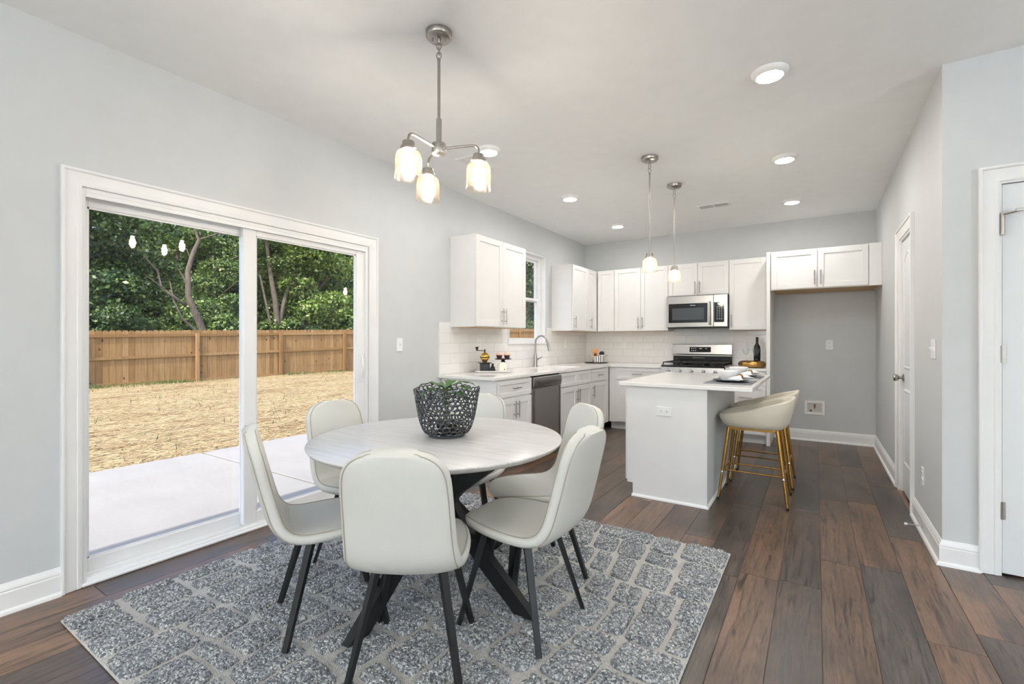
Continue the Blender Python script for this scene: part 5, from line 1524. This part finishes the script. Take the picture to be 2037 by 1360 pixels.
def grass_gen(rs, n):
    sel = rs.rand(n)
    x = np.where(sel < .85, -16.9 + np.abs(rs.normal(0, .28, n)), -6.3 - 10 * rs.rand(n)); y = 2.5 + rs.rand(n) * 20
    patch = (np.sin(y * 1.3) + np.sin(y * 3.1 + 1) + np.sin(y * .5)) > rs.normal(.1, .8, n)
    h = np.where(patch, .03 + .10 * rs.rand(n), .015); an = rs.rand(n) * 6.28; wd = .006 + .004 * rs.rand(n)
    z = -.125 + .055 * np.clip((-x - 6.14) / 11, 0, 1)
    dx, dy = np.cos(an) * h * .5, np.sin(an) * h * .5; px, py = -np.sin(an) * wd, np.cos(an) * wd
    return np.stack([np.stack([x - px, y - py, z], 1), np.stack([x + px, y + py, z], 1), np.stack([x + dx + px * .2, y + dy + py * .2, z + h], 1), np.stack([x + dx - px * .2, y + dy - py * .2, z + h], 1)], 1)
strands('grass_tufts', 9000, grass_gen, M['grass'], 'thin green grass tufts along the foot of the fence', 'grass')

FXX = -17.0
fence = thing('wooden_fence', 'tall wooden privacy fence with dog-eared pickets behind the yard', 'fence', (0, 0, 0))
def fz(y): return 1.52 + (y - 4.5) * .0235
pkm = MB(); pw = .145; hgt = 1.7
pkm.prism([(-pw / 2, -hgt), (pw / 2, -hgt), (pw / 2, -.04), (pw / 2 - .032, 0), (-pw / 2 + .032, 0), (-pw / 2, -.04)], -.01, .008, 'x')
pkm = pkm.mesh('picket'); pkm.materials.append(M['fence'])
fr2 = random.Random(6)
y = 1.2
while y < 36:
    o = obj('picket', pkm, None, fence, (FXX, y, fz(y) + fr2.uniform(-.006, .006)))
    o.scale.z = max(1, (fz(y) + .12) / 1.7)
    y += .1515
pitch = 2.83; y = 7.16 - 2 * pitch
py_ = []
while y < 36: py_.append(y); y += pitch
for y in py_:
    MB().box(FXX + .045, FXX + .135, y - .048, y + .048, -.2, fz(y) - .10, .004).build('post', M['fence'], fence)
for a_, b_ in zip(py_[:-1], py_[1:]):
    for kind, off, hh in (('top', -.155, .085), ('mid', -.80, .085), ('bottom', None, .13)):
        za = (fz(a_) + off) if off is not None else -.05; zb = (fz(b_) + off) if off is not None else -.05
        m = MB(); m.loft([[(FXX + .01, a_ + .02, za - hh / 2), (FXX + .048, a_ + .02, za - hh / 2), (FXX + .048, a_ + .02, za + hh / 2), (FXX + .01, a_ + .02, za + hh / 2)],
                          [(FXX + .01, b_ - .02, zb - hh / 2), (FXX + .048, b_ - .02, zb - hh / 2), (FXX + .048, b_ - .02, zb + hh / 2), (FXX + .01, b_ - .02, zb + hh / 2)]])
        m.build('rail', M['fence'], fence)

# ------------------------------------------------------------------ trees
def crown_mesh(name, seed, n, rx, rz, size, mat, clumps=46, shell=.35):
    rs = np.random.RandomState(seed)
    u = rs.normal(size=(clumps, 3)); u /= np.linalg.norm(u, axis=1)[:, None]
    rad = (shell + (1 - shell) * rs.rand(clumps)) ** .7
    cc = u * rad[:, None] * np.array([rx, rx, rz])
    cr_ = rx * (.22 + .20 * rs.rand(clumps))
    k = rs.randint(0, clumps, n)
    v = rs.normal(size=(n, 3)); v /= np.linalg.norm(v, axis=1)[:, None]
    v[:, 2] = np.abs(v[:, 2]) * np.where(rs.rand(n) < .75, 1, -1)
    p = cc[k] + v * cr_[k][:, None] * (.6 + .4 * rs.rand(n) ** .5)[:, None] * np.array([1.15, 1.15, .7])
    a = rs.normal(size=(n, 3)); a[:, 2] -= .3; a /= np.linalg.norm(a, axis=1)[:, None]
    nn = v + rs.normal(size=(n, 3)) * .55 + np.array([0, 0, .5])
    b = np.cross(a, nn); b /= (np.linalg.norm(b, axis=1)[:, None] + 1e-9)
    L = size * (.7 + .6 * rs.rand(n))[:, None]
    vs = np.stack([p - a * L * .5, p + b * L * .3, p + a * L * .5, p - b * L * .3], 1).reshape(-1, 3)
    me = bpy.data.meshes.new(name); me.vertices.add(n * 4); me.vertices.foreach_set('co', vs.ravel())
    me.loops.add(n * 4); me.loops.foreach_set('vertex_index', np.arange(n * 4)); me.polygons.add(n)
    me.polygons.foreach_set('loop_start', np.arange(0, n * 4, 4)); me.polygons.foreach_set('loop_total', np.full(n, 4))
    me.update(calc_edges=True); me.materials.append(mat)
    return me
def trunk_mesh(seed, h, r, lean=.3):
    rs = random.Random(seed); m = MB()
    pts = [(0, 0, -.3)]; x = y_ = 0
    for i in range(1, 8):
        x += rs.uniform(-lean, lean) * .35; y_ += rs.uniform(-lean, lean) * .35; pts.append((x, y_, h * i / 7))
    m.tube(pts, [r * (1 - .75 * i / 7) for i in range(8)], 8)
    for i in range(6):
        b = Vector(pts[3 + i % 4]); an = rs.uniform(0, 6.28); L = h * rs.uniform(.25, .4)
        e = b + Vector((math.cos(an) * L * .8, math.sin(an) * L * .8, L * .6))
        m.tube([b, (b + e) / 2 + Vector((0, 0, .15)), e], [r * .4, r * .25, r * .08], 6)
    me = m.mesh('trunk', 60); me.materials.append(M['bark']); return me
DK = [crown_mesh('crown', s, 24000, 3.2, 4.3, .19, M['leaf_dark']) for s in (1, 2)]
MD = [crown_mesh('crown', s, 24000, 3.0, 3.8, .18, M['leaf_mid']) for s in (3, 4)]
BRT = crown_mesh('crown', 5, 22000, 2.7, 2.9, .17, M['leaf_bright'])
SHR = [crown_mesh('foliage', s, 9000, 1.9, 1.5, .15, [M['leaf_mid'], M['leaf_dark']][s % 2], 26) for s in (7, 8)]
TRK = [trunk_mesh(s, 7, .2) for s in (1, 2, 3)]
tr_ = random.Random(9)
def tree(x, y, s, crown, zc, label, group):
    t = thing('tree', label, 'tree', (x, y, -.1), tr_.uniform(0, 6.28), group)
    a = obj('trunk', TRK[tr_.randrange(3)], None, t); a.scale = (s, s, s)
    b = obj('crown', crown, None, t, (0, 0, zc * s)); b.scale = (s, s, s); b.rotation_euler.z = tr_.uniform(0, 6.28)
    return t
GT = 'leafy trees of the wood behind the fence'; LT = 'dark leafy tree of the dense wood behind the fence'
yy = -2.0
row = 0
while yy < 62:      # front, middle and back rows
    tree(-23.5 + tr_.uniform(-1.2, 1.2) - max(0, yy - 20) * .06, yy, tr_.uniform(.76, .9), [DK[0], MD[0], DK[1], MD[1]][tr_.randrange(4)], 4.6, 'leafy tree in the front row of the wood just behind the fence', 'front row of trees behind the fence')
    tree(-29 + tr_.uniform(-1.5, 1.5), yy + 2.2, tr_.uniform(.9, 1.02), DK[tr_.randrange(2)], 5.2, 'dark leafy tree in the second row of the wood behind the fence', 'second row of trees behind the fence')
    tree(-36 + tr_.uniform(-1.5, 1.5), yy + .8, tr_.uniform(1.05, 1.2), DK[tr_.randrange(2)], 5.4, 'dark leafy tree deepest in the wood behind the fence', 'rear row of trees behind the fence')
    if yy > 26:
        for q_ in list(C.objects)[-9:]:
            if q_.name.startswith('tree'): q_.scale = (1.45, 1.45, 1.45)
    yy += tr_.uniform(3.3, 4.2)
tree(-20.6, 13.9, .95, BRT, 3.6, 'bright green rounded tree right of the middle of the fence', 'leafy trees near the fence')
tree(-21.2, 9.5, .7, MD[0], 3.4, 'medium green drooping tree behind the fence left of the door stile', 'leafy trees near the fence')
GS = 'shrubs behind the fence'; LS = 'dark green shrub filling the gap behind the fence'
yy = 0
while yy < 48:
    t = thing('shrub', LS, 'shrub', (-19.8 + tr_.uniform(-.6, .4) - max(0, yy - 20) * .05, yy, .2), tr_.uniform(0, 6), GS)
    b = obj('foliage', SHR[tr_.randrange(2)], None, t, (0, 0, .9)); k = tr_.uniform(.75, 1.05); b.scale = (k, k, k)
    MB().tube([(0, 0, -.4), (.1, .05, .6), (.05, .2, 1.4)], [.06, .05, .02], 6).build('stem', M['bark'], t)
    yy += tr_.uniform(2.2, 3.4)
bt = thing('bare_tree', 'thin tree with bare forked pale branches leaning over the fence', 'tree', (-18.6, 8.03, -.1))
def bpts(L): return [(tr_.uniform(-.12, .12), y_ - 8.03, z_ + .1) for y_, z_ in L]
MB().tube(bpts([(8.05, -.1), (8.04, .8), (8.03, 1.63), (7.75, 2.28), (7.54, 2.81), (7.58, 3.71), (7.69, 4.31), (7.88, 4.85), (7.75, 5.3), (7.28, 5.85)]), [.15, .14, .13, .115, .10, .085, .07, .055, .04, .02], 8).build('trunk', M['bark'], bt, 60)
for L, r in (([(7.56, 2.5), (7.05, 2.77), (6.81, 3.03), (6.67, 3.6), (6.26, 4.02)], .055), ([(7.56, 3.08), (7.39, 3.51), (7.23, 3.76)], .04), ([(7.67, 4.09), (7.54, 4.43), (7.39, 4.55)], .035), ([(7.88, 4.85), (8.5, 5.19), (8.86, 5.21)], .03),
             ([(6.85, 3.0), (6.55, 3.2), (6.3, 3.4)], .03), ([(7.9, 1.5), (7.4, 2.0), (7.1, 2.6), (7.05, 3.3)], .05)):
    MB().tube(bpts(L), [r * (1 - .7 * i / (len(L) - 1)) for i in range(len(L))], 6).build('branch', M['bark'], bt, 60)
ms = thing('multi_stem_tree', 'tree with several thin grey trunks behind the fence', 'tree', (-19.6, 11.4, -.1))
for L, r in (([(11.45, 0), (11.5, 1.7), (11.3, 2.94), (11.12, 4.24), (10.9, 6)], .16), ([(11.5, 1.5), (11.6, 2.51), (11.85, 3.43), (12.3, 4.3)], .12), ([(11.2, 0), (11.19, 1.73), (10.9, 2.91), (10.7, 4)], .08)):
    MB().tube([(tr_.uniform(-.1, .1), y_ - 11.4, z_ + .1) for y_, z_ in L], [r * (1 - .6 * i / (len(L) - 1)) for i in range(len(L))], 8).build('trunk', M['bark'], ms, 60)
cr2 = obj('crown', MD[1], None, ms, (-.8, .6, 5.6)); cr2.scale = (.75, .75, .55)
